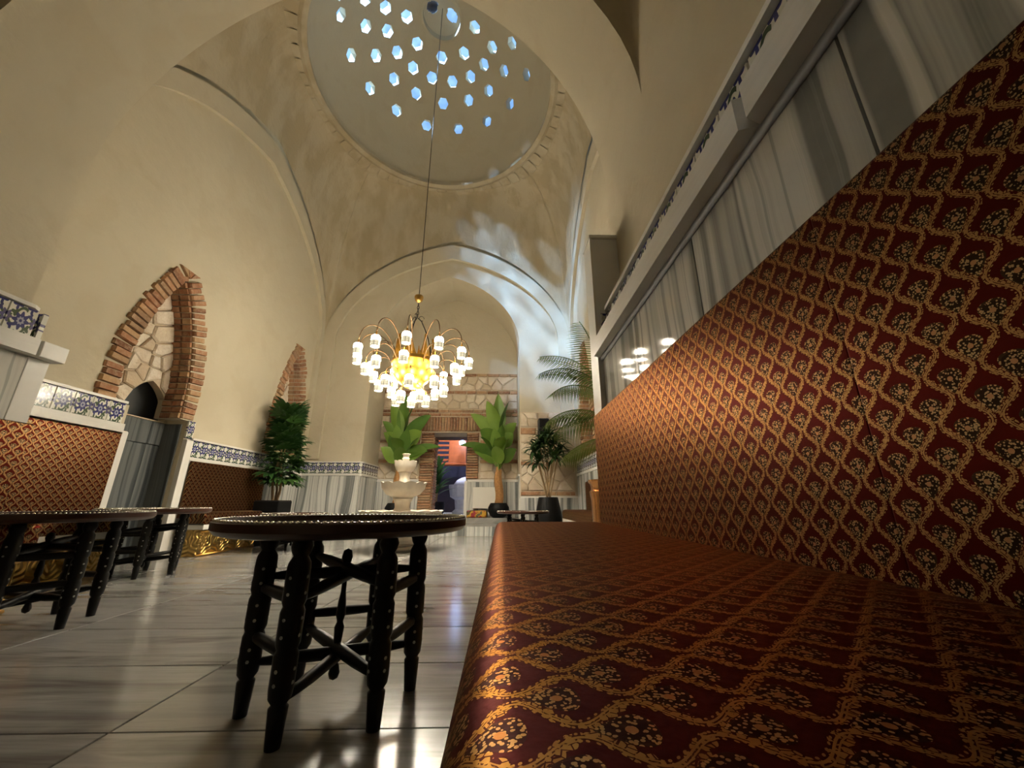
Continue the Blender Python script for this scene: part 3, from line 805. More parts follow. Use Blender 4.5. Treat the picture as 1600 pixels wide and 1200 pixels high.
# right wall
lining(wall_right, (XR, YF, 0), (0,-1,0), (-1,0,0), YF-YN, 0, 1.05, 0.03, 0.55, (1.05, 1.09), (1.09, 1.285), lip=0.012)
# far arch wall, left pier: front and reveal; right reveal
lining(wall_back_arch, (XL, YF, 0), (1,0,0), (0,-1,0), OXL-XL, 0, 1.05, 0.03, 0.36, (1.05, 1.09), (1.09, 1.285), lip=0.012)
lining(wall_back_arch, (OXL, YF, 0), (0,1,0), (1,0,0), YB-YF, 0.2, 1.05, 0.03, 0.34, (1.05, 1.09), (1.09, 1.285), lip=0.012)
lining(wall_back_arch, (OXR, YB, 0), (0,-1,0), (-1,0,0), YB-YF, 0.2, 1.05, 0.03, 0.34, (1.05, 1.09), None, lip=0.012)
lining(wall_back_arch, (OXR, YF, 0), (1,0,0), (0,-1,0), XR-OXR, 0, 0.66, 0.03, 0.37, (0.66, 0.69), None, lip=0.005)
# far wall, both sides of the door
lining(wall_back, (OXL, YB, 0), (1,0,0), (0,-1,0), -1.72-OXL, 0.29, 0.99, 0.05, 0.30, (0.99, 1.04), None, lip=0.01)
lining(wall_back, (-0.72, YB, 0), (1,0,0), (0,-1,0), OXR+0.72, 0.29, 0.99, 0.05, 0.36, (0.99, 1.04), None, lip=0.01)
place('jamb', WHITE, wall_back, (-0.74, YB, 0.655), (1,0,0), Z, (0,-1,0), 0.055, 0.72, 0.065)

# ------------------------------------------------------------------ brickwork and rubble
def niche_bricks(parent, cy, path, X, sx, ring=0.185):
    "brick surround along a niche outline on a side wall (plane x = X, sx = direction into the room), plus the bricks lining its reveal"
    pts = []
    for i in range(len(path)-1):
        a, b = path[i], path[i+1]; L = math.hypot(b[0]-a[0], b[1]-a[1]); n = max(1, int(L/0.004))
        for k in range(n): pts.append((a[0]+(b[0]-a[0])*k/n, a[1]+(b[1]-a[1])*k/n))
    total = [0]
    for i in range(1, len(pts)): total.append(total[-1] + math.hypot(pts[i][0]-pts[i-1][0], pts[i][1]-pts[i-1][1]))
    nb = int(total[-1]/0.070); zb = path[0][1]; st = total[-1]/nb
    for k in range(nb):
        s = (k+.5)*st; i = min(range(len(total)), key=lambda j: abs(total[j]-s))
        i0, i1 = max(0, i-25), min(len(pts)-1, i+25)
        if k < nb/2 and pts[i1][0] < cy: i1 = i
        if k >= nb/2 and pts[i0][0] > cy: i0 = i
        tg = Vector((0, pts[i1][0]-pts[i0][0], pts[i1][1]-pts[i0][1])).normalized()
        nr = Vector((1, 0, 0)).cross(tg)
        if nr.y*(pts[i][0]-cy) < 0: nr = -nr
        ln = ring*RND.uniform(0.90, 1.08); p = Vector((X, pts[i][0], pts[i][1]))
        jit = RND.uniform(-0.05, 0.05); t2 = (tg + nr*jit).normalized(); n2 = (nr - tg*jit).normalized()
        place('brick', BRICK, parent, p - Vector((sx*0.03, 0, 0)) + n2*(ln*0.5-0.004), n2, t2, (sx, 0, 0), ln, st - RND.uniform(0.010, 0.018), 0.03+0.035*RND.uniform(0.5, 1.3))
        for d in (0, 1):
            place('brick', BRICK, parent, p - Vector((sx*(0.06+d*0.115), 0, 0)) + nr*0.02, (sx, 0, 0), tg, -nr, 0.105, st - 0.012, 0.045*RND.uniform(.8, 1.2))
    top = max(p[1] for p in path)
    for k in (-1, 0, 1):      # flat-topped fan of three bricks over the apex
        P = ccw([(cy+k*0.012-0.008, top+0.008), (cy+k*0.012+0.008, top+0.008), (cy+k*0.105+0.0525, top+0.105), (cy+k*0.105-0.0525, top+0.105)])
        stone_piece('brick', P, (X, 0, 0), (0, 1, 0), Z, (sx, 0, 0), 0.035, M['brick'], parent, gap=0.003)
def niche_back(parent, poly, X, sx, hole=None, seed=1, size=0.17):
    mb = MB(); plate(mb, poly, [hole] if hole else [], (X - sx*0.235, 0, 0), (0,1,0), Z, (-sx,0,0), 0.08)
    obj('mortar_bed', mb, M['mortar'], parent)
    for P in cells(poly, size, seed, 1.15, hole):
        stone_piece('stone', P, (X - sx*0.235, 0, 0), (0,1,0), Z, (sx,0,0), 0.03*RND.uniform(.6, 1.4), M['rubble'], parent)
# first niche, left wall: brick arch over the dark doorway recess
niche_bricks(wall_left, 4.0, CUR1, XL, 1)
rec = ccw([(y+0.0, z) for y, z in CUR1[1:-1]] + [(3.595, 1.46), (4.56, 1.46)])
rec = ccw([(4.56, 1.46), (4.56, 1.72)] + CUR1[2:-1] + [(3.595, 1.46)])
OPEN_L = ccw(arch(0.285, 1.47, 1.89, 8, 4.20))
niche_back(wall_left, rec, XL, 1, OPEN_L, 11, 0.15)
# marble lined recess under and behind it
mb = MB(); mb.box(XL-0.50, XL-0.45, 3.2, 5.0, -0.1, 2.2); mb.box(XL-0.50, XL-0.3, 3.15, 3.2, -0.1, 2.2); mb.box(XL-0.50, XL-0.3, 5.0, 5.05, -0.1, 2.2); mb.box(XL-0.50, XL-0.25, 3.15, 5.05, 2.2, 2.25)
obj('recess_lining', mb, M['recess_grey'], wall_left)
for i, (a, b) in enumerate(((3.70, 4.02), (4.02, 4.34), (4.34, 4.60))):
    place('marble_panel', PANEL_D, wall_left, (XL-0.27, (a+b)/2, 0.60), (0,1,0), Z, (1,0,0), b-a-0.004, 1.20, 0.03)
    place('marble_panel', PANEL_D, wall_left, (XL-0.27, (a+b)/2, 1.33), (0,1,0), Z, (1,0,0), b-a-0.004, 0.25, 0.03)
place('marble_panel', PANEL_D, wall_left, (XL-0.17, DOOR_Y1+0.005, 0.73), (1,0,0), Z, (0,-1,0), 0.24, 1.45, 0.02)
# second niche, left wall, and its fellows on the right wall
for (par, cy, X, sx, seed) in ((wall_left, 6.56, XL, 1, 23), (wall_right, 6.30, XR, -1, 37), (wall_right, 3.75, XR, -1, 41)):
    cur = {23: CUR2, 37: CUR3, 41: CUR4}[seed]
    niche_bricks(par, cy, cur, X, sx, 0.15)
    niche_back(par, ccw(cur), X, sx, None, seed, 0.19)

def stones_rect(parent, u0, u1, z0, z1, O, U, W, size, seed, asp=1.5):
    for P in cells([(u0, z0), (u1, z0), (u1, z1), (u0, z1)], size, seed, asp):
        stone_piece('stone', P, O, U, Z, W, 0.03*RND.uniform(.7, 1.3), M['rubble'], parent)
def bed(parent, u0, u1, z0, z1, O, U, W, hole=None):
    mb = MB(); 
    if hole: plate(mb, [(u0, z0), (hole[0], z0), (hole[0], hole[1]), (hole[2], hole[1]), (hole[2], z0), (u1, z0), (u1, z1), (u0, z1)], [], O, U, Z, W, 0.012)
    else: plate(mb, [(u0, z0), (u1, z0), (u1, z1), (u0, z1)], [], O, U, Z, W, 0.012)
    obj('mortar_bed', mb, M['mortar'], parent)
OB, UB, WB = (0, YB-0.012, 0), (1, 0, 0), (0, -1, 0)
bed(wall_back, OXL, OXR, 1.04, 3.40, (0, YB, 0), UB, WB, (DX0, DZ1, DX1))
brick_course(wall_back, OXL, OXR, 3.32, 3.39, OB, UB, WB)
stones_rect(wall_back, OXL, OXR, 2.99, 3.31, OB, UB, WB, 0.15, 51, 1.7)
brick_course(wall_back, OXL, OXR, 2.91, 2.98, OB, UB, WB)
stones_rect(wall_back, OXL, OXR, 2.56, 2.90, OB, UB, WB, 0.16, 52, 1.6)
brick_course(wall_back, OXL, OXR, 2.475, 2.545, OB, UB, WB)
brick_course(wall_back, OXL, OXR, 2.395, 2.465, OB, UB, WB)
# soldier course over the door
u = -1.74
while u < -0.47:
    place('brick', BRICK, wall_back, (u+0.03, YB-0.03, 2.215), (1,0,0), Z, WB, 0.05, 0.31*RND.uniform(.95, 1.03), 0.05); u += 0.062
for (a, b, s) in ((OXL, -1.76, 61), (-0.46, OXR, 62)):
    stones_rect(wall_back, a, b, 1.88, 2.385, OB, UB, WB, 0.17, s, 1.4)
    brick_course(wall_back, a, b, 1.80, 1.87, OB, UB, WB)
    stones_rect(wall_back, a, b, 1.46, 1.79, OB, UB, WB, 0.16, s+2, 1.4)
    brick_course(wall_back, a, b, 1.38, 1.45, OB, UB, WB)
    stones_rect(wall_back, a, b, 1.05, 1.37, OB, UB, WB, 0.16, s+4, 1.4)
# brick jambs
z = 0.30
while z < 2.02:
    for (a, b) in ((-1.73, DX0), (DX1, -0.49)):
        if a == DX1 and z < 1.04: continue
        place('brick', BRICK, wall_back, ((a+b)/2, YB-0.03, z+0.025), (1,0,0), Z, WB, (b-a)*RND.uniform(.93, 1.0), 0.046, 0.05*RND.uniform(.85, 1.15))
    place('brick', BRICK, wall_back, (DX0-0.01, YB+0.10, z+0.025), (0,1,0), Z, (1,0,0), 0.23, 0.046, 0.03*RND.uniform(.8, 1.2))
    place('brick', BRICK, wall_back, (DX0-0.01, YB+0.31, z+0.025), (0,1,0), Z, (1,0,0), 0.17, 0.046, 0.03*RND.uniform(.8, 1.2))
    z += 0.054
mb = MB(); mb.bbox(DX0-0.12, DX1+0.12, YB-0.03, YB+0.4, 1.93, 2.03, 0.008); obj('door_lintel', mb, M['dark_wood'], wall_back)
# stone cladding on the right pier
OP = (0, YF-0.012, 0)
bed(wall_back_arch, OXR, XR-0.07, 0.69, 2.27, (0, YF, 0), UB, WB)
brick_course(wall_back_arch, OXR+0.01, XR-0.08, 0.70, 0.77, OP, UB, WB, 0.3)
stones_rect(wall_back_arch, OXR+0.01, XR-0.08, 0.78, 1.24, OP, UB, WB, 0.17, 71, 1.4)
brick_course(wall_back_arch, OXR+0.01, 0.62, 1.25, 1.32, OP, UB, WB, 0.2)
stones_rect(wall_back_arch, 0.63, XR-0.08, 1.25, 1.32, OP, UB, WB, 0.08, 72, 3)
stones_rect(wall_back_arch, OXR+0.01, XR-0.08, 1.33, 1.82, OP, UB, WB, 0.17, 73, 1.4)
brick_course(wall_back_arch, OXR+0.01, 0.66, 1.83, 1.96, OP, UB, WB, 0.3)
stones_rect(wall_back_arch, 0.67, XR-0.08, 1.83, 1.96, OP, UB, WB, 0.12, 74, 2)
stones_rect(wall_back_arch, OXR+0.01, XR-0.08, 1.97, 2.26, OP, UB, WB, 0.15, 75, 1.5)

# ------------------------------------------------------------------ benches
def fabric_sweep(mb, prof, y0, y1, ny=24, endr=0.04, vs=1.0):
    "cushion from an (x, z) profile swept along y with rounded ends; uv in metres"
    cx = sum(p[0] for p in prof)/len(prof); cz = sum(p[1] for p in prof)/len(prof)
    s = [0]
    for i in range(1, len(prof)): s.append(s[-1] + math.hypot(prof[i][0]-prof[i-1][0], prof[i][1]-prof[i-1][1]))
    ys = [(y0, 0.80), (y0+endr*0.15, 0.93), (y0+endr*0.6, 0.985)] + [(y0+endr+(y1-y0-2*endr)*k/ny, 1.0) for k in range(ny+1)] + [(y1-endr*0.6, 0.985), (y1-endr*0.15, 0.93), (y1, 0.80)]
    P = []; UV = []
    hx = max(abs(p[0]-cx) for p in prof); hz = max(abs(p[1]-cz) for p in prof)
    for (y, k) in ys:
        d = (1-k)*endr*1.2
        row = []
        for p in prof:
            fx = max(-1, min(1, (p[0]-cx)/hx)); fz = max(-1, min(1, (p[1]-cz)/hz))
            row.append((p[0]-fx*d, y, p[1]-fz*d))
        P.append(row); UV.append([(y, q*vs) for q in s])
    mb.grid(P, UV)
    n = len(prof); m = len(P)
    mb.f.append(tuple(range(n-1, -1, -1))); mb.f.append(tuple(range((m-1)*n, m*n)))
    return mb
def rr(x0, x1, z0, z1, r, n=5, start='tl'):
    "rounded rectangle outline, from lower back, over the top, to lower front"
    pts = [(x1, z0), (x1, z1-r)]
    pts += [(x1-r+r*math.cos(a), z1-r+r*math.sin(a)) for a in [PI/2*k/n for k in range(1, n+1)]]
    k = max(2, int((x1-x0-2*r)/0.05)); pts += [(x1-r-(x1-x0-2*r)*i/k, z1) for i in range(1, k)]
    pts += [(x0+r+r*math.cos(a), z1-r+r*math.sin(a)) for a in [PI/2+PI/2*k/n for k in range(0, n+1)]]
    pts += [(x0, z0)]
    return pts
def bench(name, label, y0, y1, xb, xf, seat_z, top_z, seams, back_y1=None):
    """bench along y; xb = wall side, xf = front. parts: seat cushion, back cushions, marble slab, embossed base"""
    t = thing(name, label, 'bench', ((xb+xf)/2, (y0+y1)/2, 0))
    inv = Matrix.Translation(-Vector(t.location))
    sgn = 1 if xb > xf else -1
    def part(nm, mb, mat, smooth=False, auto=False):
        o = obj(nm, mb, mat, t, smooth, auto=auto); o.location = -Vector(t.location); return o
    lo, hi = min(xf, xb - sgn*0.0), max(xf, xb)
    pr_ = rr(lo, hi, seat_z-0.13, seat_z, 0.045)
    if sgn < 0: pr_ = pr_[::-1]
    part('seat_cushion', fabric_sweep(MB(), pr_, y0, y1, vs=-1.0), M['brocade'], smooth=False, auto=True)
    xa = xb - sgn*0.10 if False else xb
    ys = [y0] + seams + [back_y1 or y1]
    for i in range(len(ys)-1):
        a, b = ys[i], ys[i+1]
        # thin upholstered panel, seat to top; profile runs up the front face
        x_f, x_b = xb, xb + sgn*0.035
        l2, h2 = min(x_f, x_b), max(x_f, x_b)
        pf = rr(l2, h2, seat_z-0.06, top_z, 0.012, 3)
        if sgn > 0: pf = pf[::-1]
        else: pass
        part('back_cushion', fabric_sweep(MB(), pf, a, b, endr=0.004), M['brocade'], auto=True)
    sl = MB(); sl.bbox(min(xf+sgn*0.0, xb), max(xf, xb), y0+0.005, y1-0.005, seat_z-0.185, seat_z-0.13, 0.006); part('marble_slab', sl, M['white_marble'])
    b0 = xf + sgn*0.04
    bs = MB(); bs.bbox(min(b0, xb), max(b0, xb), y0+0.03, y1-0.03, 0.0, seat_z-0.185, 0.006); part('embossed_base', bs, M['embossed_brass'])
    fr = MB()
    for zz in (0.015, seat_z-0.205): fr.tube([(b0-sgn*0.004, y0+0.03, zz), (b0-sgn*0.004, y1-0.03, zz)], 0.012, 6)
    part('base_rail', fr, M['brass'], smooth=True)
    return t
bench('upholstered_bench', 'long red brocade bench in the right foreground, running away along the marble wall', -1.6, 2.42, 0.60, -0.035, 0.47, 1.12, [-0.45, 0.60, 1.66])
bench('upholstered_bench', 'red brocade bench by the left pier, behind the leftmost black table', -1.2, 2.44, NXL+0.205, -2.66, 0.47, 1.05, [0.6])
bench('upholstered_bench', 'red brocade bench left of the dark marble doorway, with tiled ledge above its back', 2.50, DOOR_Y0-0.065, XL+0.075, -3.36, 0.47, 1.21, [])
bench('upholstered_bench', 'red brocade bench between the dark marble doorway and the leafy plant on the left', DOOR_Y1+0.13, 5.74, XL+0.075, -3.34, 0.47, 1.045, [], 6.12)
bench('upholstered_bench', 'red brocade bench at the far right, below the palm and beside the stone pier', 4.3, 6.42, XR-0.075, 0.98, 0.47, 0.90, [])

# ------------------------------------------------------------------ tray tables
LEGP = [(0.0, 0.0), (0.016, 0.0), (0.019, 0.05), (0.021, 0.085), (0.016, 0.092), (0.024, 0.105), (0.026, 0.125), (0.0265, 0.20), (0.022, 0.212), (0.0265, 0.225), (0.027, 0.30), (0.0225, 0.312), (0.027, 0.325), (0.0265, 0.405), (0.025, 0.42), (0.017, 0.437), (0.022, 0.447), (0.0255, 0.462), (0.022, 0.475), (0.020, 0.487), (0.0, 0.487)]
def table(label, loc, rot, sc=1.0, sz=1.0):
    t = thing('tray_table', label, 'table', loc, rot, 'low black tray tables')
    R = 0.235
    for k in range(6):
        a = PI/3*k; c = (R*math.cos(a), R*math.sin(a), 0)
        lg = obj('leg', LEG, None, t, loc=c, rot=(0, 0, a))
        obj('inlay_dots', DOTS, None, lg)['kind'] = 'stuff'
    for k in range(3):
        a, b = PI/3*(2*k+1), PI/3*(2*k+2)
        for z in (0.20, 0.33):
            o = obj('rail', RAIL, None, t, loc=(R*math.cos(a), R*math.sin(a), z), rot=(0, 0, math.atan2(math.sin(b)-math.sin(a), math.cos(b)-math.cos(a))))
        for z, dz in ((0.13, 0.0), (0.36, 0.0)):
            a2 = PI/3*(2*k+0.5+k*0.0) + PI/6
            obj('cross_bar', CROSS, None, t, loc=(0, 0, z + 0.012*(k-1)), rot=(0, 0.10*(k-1), a2))
    obj('spindle', SPIN, None, t)
    tr = obj('tray', TRAY, None, t); obj('bead_rim', BEADS, None, tr)['kind'] = 'stuff'
    t.scale = (sc, sc, sz)
    return t
LEGP = [(r*1.14, z) for r, z in LEGP]
mb = MB(); mb.lathe(LEGP, n=14); LEG = mb.mesh('leg', True); fixn(LEG); LEG.materials.append(M['black_lacquer'])
mb = MB()
for z in (0.14, 0.17, 0.245, 0.285, 0.345, 0.385):
    for a in (0, PI/2, PI, -PI/2):
        c = Vector((math.cos(a), math.sin(a), 0)); u = Vector((-c.y, c.x, 0))
        vs = [c*0.0298+Vector((0,0,z)) + (u*math.cos(q) + Vector(Z)*math.sin(q))*0.005 for q in [PI/3*k for k in range(6)]] + [c*0.0313+Vector((0,0,z)) + (u*math.cos(q) + Vector(Z)*math.sin(q))*0.0038 for q in [PI/3*k for k in range(6)]]
        mb.add(vs, [tuple(range(6, 12))] + [(k, (k+1)%6, 6+(k+1)%6, 6+k) for k in range(6)])
DOTS = mb.mesh('inlay_dots'); DOTS.materials.append(M['pearl'])
L = 0.235
mb = MB(); mb.tube([(L*s, 0, 0) for s in (0.05, .15, .3, .5, .7, .85, .95)], lambda t_: 0.0125+0.0045*math.sin(PI*t_), 8); RAIL = mb.mesh('rail', True); fixn(RAIL); RAIL.materials.append(M['black_lacquer'])
mb = MB(); mb.tube([(x, 0, 0) for x in (-0.215, -.17, -.12, 0, .12, .17, .215)], lambda t_: 0.010+0.009*math.sin(PI*t_), 8); CROSS = mb.mesh('cross_bar', True); fixn(CROSS); CROSS.materials.append(M['black_lacquer'])
mb = MB(); mb.lathe([(0, 0.055), (0.013, 0.062), (0.017, 0.075), (0.012, 0.095), (0.007, 0.105), (0.009, 0.13), (0.012, 0.16), (0.015, 0.20), (0.009, 0.215), (0.015, 0.235), (0.012, 0.275), (0.008, 0.30), (0.008, 0.37), (0.012, 0.385), (0.018, 0.405), (0.013, 0.425), (0, 0.432)], n=12); SPIN = mb.mesh('spindle', True); fixn(SPIN); SPIN.materials.append(M['black_lacquer'])
TR = 0.392
mb = MB(); mb.lathe([(0, 0.487), (TR-0.03, 0.487), (TR-0.012, 0.492), (TR, 0.505), (TR, 0.526), (TR-0.006, 0.531), (TR-0.014, 0.529), (TR-0.022, 0.510), (TR-0.04, 0.503), (0, 0.503)], n=64); TRAY = mb.mesh('tray', True); fixn(TRAY); TRAY.set_sharp_from_angle(angle=math.radians(35)); TRAY.materials.append(M['tray_brown'])
mb = MB()
for k in range(150):
    a = 2*PI*k/150; c = ((TR-0.008)*math.cos(a), (TR-0.008)*math.sin(a), 0.5305)
    mb.lathe([(0.0058, -0.002), (0.005, 0.003), (0.0, 0.005)], c, 6)
BEADS = mb.mesh('bead_rim', True); BEADS.materials.append(M['silver_bead'])
table('black turned-leg tray table standing nearest, in front of the long bench', (-0.515, 1.41, 0), math.radians(19))
table('black tray table cut off by the left edge of the picture', (-2.35, 2.20, 0), math.radians(-11))
table('black tray table in front of the dark marble doorway on the left', (-3.02, 3.60, 0), math.radians(-57))
table('low black tray table in front of the leafy plant on the left', (-2.70, 5.36, 0), math.radians(10), 1.0, 0.84)
table('low black tray table at the far right, before the slim dark potted plant', (0.33, 6.05, 0), math.radians(25), 1.0, 0.86)

# ------------------------------------------------------------------ fountain
ft = thing('marble_fountain', 'cream marble fountain of three scalloped tiers in the middle of the hall', 'fountain', (-1.30, 5.30, 0))
mb = MB(); mb.lathe([(0.20, 0), (0.22, 0.02), (0.22, 0.05), (0.19, 0.065), (0.235, 0.09), (0.25, 0.13), (0.23, 0.17), (0.17, 0.19), (0.13, 0.24), (0.13, 0.33)], n=40); obj('pedestal', mb, M['cream_stone'], ft, auto=True)
def basin(z0, z1, r0, r1, sc, amp=0.035):
    m = MB(); h = z1-z0
    m.lathe([(r0*0.9, z0), (r0*1.2, z0+h*0.10)], n=96)
    prof = [(r0*1.2, z0+h*.1, 0), (r0+(r1-r0)*.55, z0+h*.25, 0.2), (r0+(r1-r0)*.88, z0+h*.62, .6), (r1*.96, z0+h*.86, 1), (r1, z0+h, 1), (r1*.93, z0+h, 1), (r1*.86, z0+h*.75, .6), (r1*.5, z0+h*.45, 0), (0.02, z0+h*.4, 0)]
    n = 96; P = []
    for (r, z, k) in prof:
        P.append([(r*(1+amp*k*abs(math.cos(sc*PI*i/n))-amp*k*.5)*math.cos(2*PI*i/n), r*(1+amp*k*abs(math.cos(sc*PI*i/n))-amp*k*.5)*math.sin(2*PI*i/n), z + (h*0.09*k*(abs(math.cos(sc*PI*i/n))-.5) if k == 1 else 0)) for i in range(n)])
    m.grid(P, closed=True); return m
obj('basin', basin(0.33, 0.475, 0.30, 0.535, 16), M['cream_stone'], ft, auto=True)
mb = MB(); mb.lathe([(0.15, 0.38), (0.15, 0.44), (0.115, 0.46), (0.095, 0.52), (0.10, 0.57), (0.115, 0.60), (0.13, 0.63)], n=32); obj('column', mb, M['cream_stone'], ft, auto=True)
obj('basin', basin(0.63, 0.83, 0.12, 0.30, 12), M['cream_stone'], ft, auto=True)
mb = MB(); mb.lathe([(0.10, 0.70), (0.105, 0.80), (0.075, 0.84), (0.065, 0.90), (0.075, 0.94), (0.085, 0.96)], n=32); obj('column', mb, M['cream_stone'], ft, auto=True)
obj('basin', basin(0.96, 1.115, 0.08, 0.15, 10, 0.05), M['cream_stone'], ft, auto=True)
mb = MB(); mb.lathe([(0.06, 1.02), (0.058, 1.10), (0.04, 1.125), (0.05, 1.15), (0.036, 1.165), (0.04, 1.19), (0.057, 1.21), (0.052, 1.213), (0.03, 1.20), (0, 1.197)], n=24); obj('finial', mb, M['cream_stone'], ft, auto=True)

# ------------------------------------------------------------------ chandelier
CZ = 0.0
ch = thing('chandelier', 'brass chandelier of many lit glass cylinders hanging under the dome', 'chandelier', (DC[0], DC[1], 1.75))
def chp(nm, mb, mat, par=None, smooth=True):
    o = obj(nm, mb, mat, par or ch, smooth)
    if par is None: o.location = (0, 0, -1.75)
    return o
chp('cord', MB().tube([(0, 0, 3.42), (0, 0, lz+0.47)], 0.0055, 8), M['dark_metal'])
mb = MB(); mb.lathe([(0.012, 3.42), (0.06, 3.405), (0.065, 3.38), (0.05, 3.33), (0.025, 3.31), (0.01, 3.30)], n=24); chp('ceiling_cup', mb, M['brass'])
mb = MB()
for k in range(5):
    z = 3.27 - k*0.045; mb.tube([(0.014*math.cos(a)*(k % 2), 0.014*math.cos(a)*((k+1) % 2), z+0.028*math.sin(a)) for a in [2*PI*i/10 for i in range(11)]], 0.005, 5)
chp('chain', mb, M['dark_metal'])
for s in (0, 2*PI/3, 4*PI/3):
    mb = MB(); e = Vector((math.cos(s+.4), math.sin(s+.4), 0))
    mb.tube([e*r + Vector((0, 0, z)) for r, z in ((0.01, 3.06), (0.06, 3.02), (0.11, 2.92), (0.17, 2.78), (0.21, 2.62), (0.23, 2.45))], 0.008, 6)
    mb.tube([e*(0.06+0.035*math.cos(a)) + Vector((0, 0, 3.06+0.035*math.sin(a))) for a in [2*PI*i/12*0.85 for i in range(13)]], 0.005, 5)
    chp('hanger', mb, M['dark_metal'])
mb = MB(); mb.lathe([(0.02, 2.02), (0.10, 2.04), (0.20, 2.12), (0.27, 2.24), (0.29, 2.36), (0.28, 2.42), (0.265, 2.40), (0.26, 2.30), (0.18, 2.18), (0.0, 2.12)], n=48)
body = chp('bowl', mb, M['gold_polished'])
for k in range(8):
    a = 2*PI*k/8; e = Vector((math.cos(a), math.sin(a), 0)); tg = Vector((-e.y, e.x, 0)); mb = MB()
    P = []
    for s in [i/8 for i in range(9)]:
        w = 0.10*(1-s)**1.6 + 0.004; r = 0.285 - 0.03*s; z = 2.38 + 0.36*s
        P.append([e*r + tg*(w*q) + Vector((0, 0, z)) - e*0.02*abs(q) for q in (-1, -.5, 0, .5, 1)] + [e*(r-0.008) + tg*(w*q) + Vector((0, 0, z)) - e*0.02*abs(q) for q in (1, .5, 0, -.5, -1)])
    mb.grid(P, closed=True); chp('leaf_spike', mb, M['gold_polished'], body)
# shades: cut glass cylinders
sh = MB(); ns = 20; P = []; UV = []
for (r, z, v) in ((0.016, 0.0, 1.0), (0.040, -0.006, 1.0), (0.052, -0.022, 0.9), (0.054, -0.05, .72), (0.054, -0.15, 0.0), (0.050, -0.150, 0.0), (0.050, -0.03, .7)):
    P.append([(r*math.cos(2*PI*k/ns), r*math.sin(2*PI*k/ns), z) for k in range(ns+1)]); UV.append([(k/ns + 1e-4, v) for k in range(ns+1)])
sh.grid(P, UV); SHADE = sh.mesh('glass_shade', True); fixn(SHADE); SHADE.materials.append(M['crystal_shade'])
bl = MB(); bl.lathe([(0.030, -0.100), (0.040, -0.125), (0.043, -0.140), (0.0, -0.146)], n=14); BULB = bl.mesh('bulb'); fixn(BULB); BULB.materials.append(M['bulb_glow'])
fit = MB(); fit.lathe([(0.004, 0.06), (0.008, 0.045), (0.010, 0.02), (0.018, 0.004), (0.018, -0.004), (0, -0.006)], n=12); FIT = fit.mesh('lamp_holder', True); FIT.materials.append(M['gold_polished'])
def arm(r, ztop, a, r0, z0, rise):
    e = Vector((math.cos(a), math.sin(a), 0))
    mb = MB(); p0 = (r0, z0); p3 = (r, ztop+0.05)
    pts = []
    c1 = (r0 + (r-r0)*0.25, max(z0, ztop)+rise*1.5); c2 = (r, ztop+rise*1.35)
    for i in range(15):
        s = i/14; q = 1-s
        rr_ = q**3*p0[0] + 3*q*q*s*c1[0] + 3*q*s*s*c2[0] + s**3*p3[0]; zz = q**3*p0[1] + 3*q*q*s*c1[1] + 3*q*s*s*c2[1] + s**3*p3[1]
        pts.append(e*rr_ + Vector((0, 0, zz)))
    mb.tube(pts, 0.0065, 6)
    o = chp('arm', mb, M['bronze'])
    c = e*r + Vector((0, 0, ztop))
    obj('lamp_holder', FIT, None, o, loc=c); obj('glass_shade', SHADE, None, o, loc=c); obj('bulb', BULB, None, o, loc=c)
for (r, zt, n, ph, r0, z0, rise) in ((0.74, 2.50, 12, 0.10, 0.26, 2.42, 0.28), (0.60, 2.31, 10, 0.35, 0.27, 2.30, 0.18), (0.42, 2.10, 8, 0.15, 0.20, 2.15, 0.10), (0.20, 1.95, 5, 0.5, 0.10, 2.05, 0.03)):
    for k in range(n): arm(r, zt + RND.uniform(-.02, .02), 2*PI*k/n + ph, r0, z0, rise)

# ------------------------------------------------------------------ plants
def leaf(mb, base, az, el, droop, Ln, W, n=9, fold=0.25, tip=0.5, twist=0.0):
    "blade along its own curved midrib"
    p = Vector(base); th = el; P = []; st = Ln/n
    for i in range(n+1):
        s = i/n
        d = Vector((math.cos(az)*math.cos(th), math.sin(az)*math.cos(th), math.sin(th)))
        side = Vector((-math.sin(az), math.cos(az), 0)); nrm = side.cross(d)
        if nrm.z < 0 and False: nrm = -nrm
        side = side*math.cos(twist) + nrm*math.sin(twist)
        nrm = d.cross(side)
        w = W*0.5*(math.sin(PI*min(1, s**tip*0.985+0.015)))**0.75 if s < 1 else 0.001
        w = max(w, 0.004)
        P.append([p - side*w - nrm*(-fold*w), p - side*w*0.5 - nrm*(-fold*w*.35), p, p + side*w*0.5 - nrm*(-fold*w*.35), p + side*w - nrm*(-fold*w)])
        p = p + d*st; th -= droop/n
    mb.grid(P); return mb
def pot(t, prof, mat, soil_r, soil_z, square=False):
    mb = MB(); mb.lathe(prof, n=40); obj('pot', mb, mat, t, auto=True)
    mb = MB(); mb.lathe([(soil_r, soil_z-0.02), (soil_r, soil_z), (0, soil_z+0.015)], n=24); obj('soil', mb, M['soil'], t)
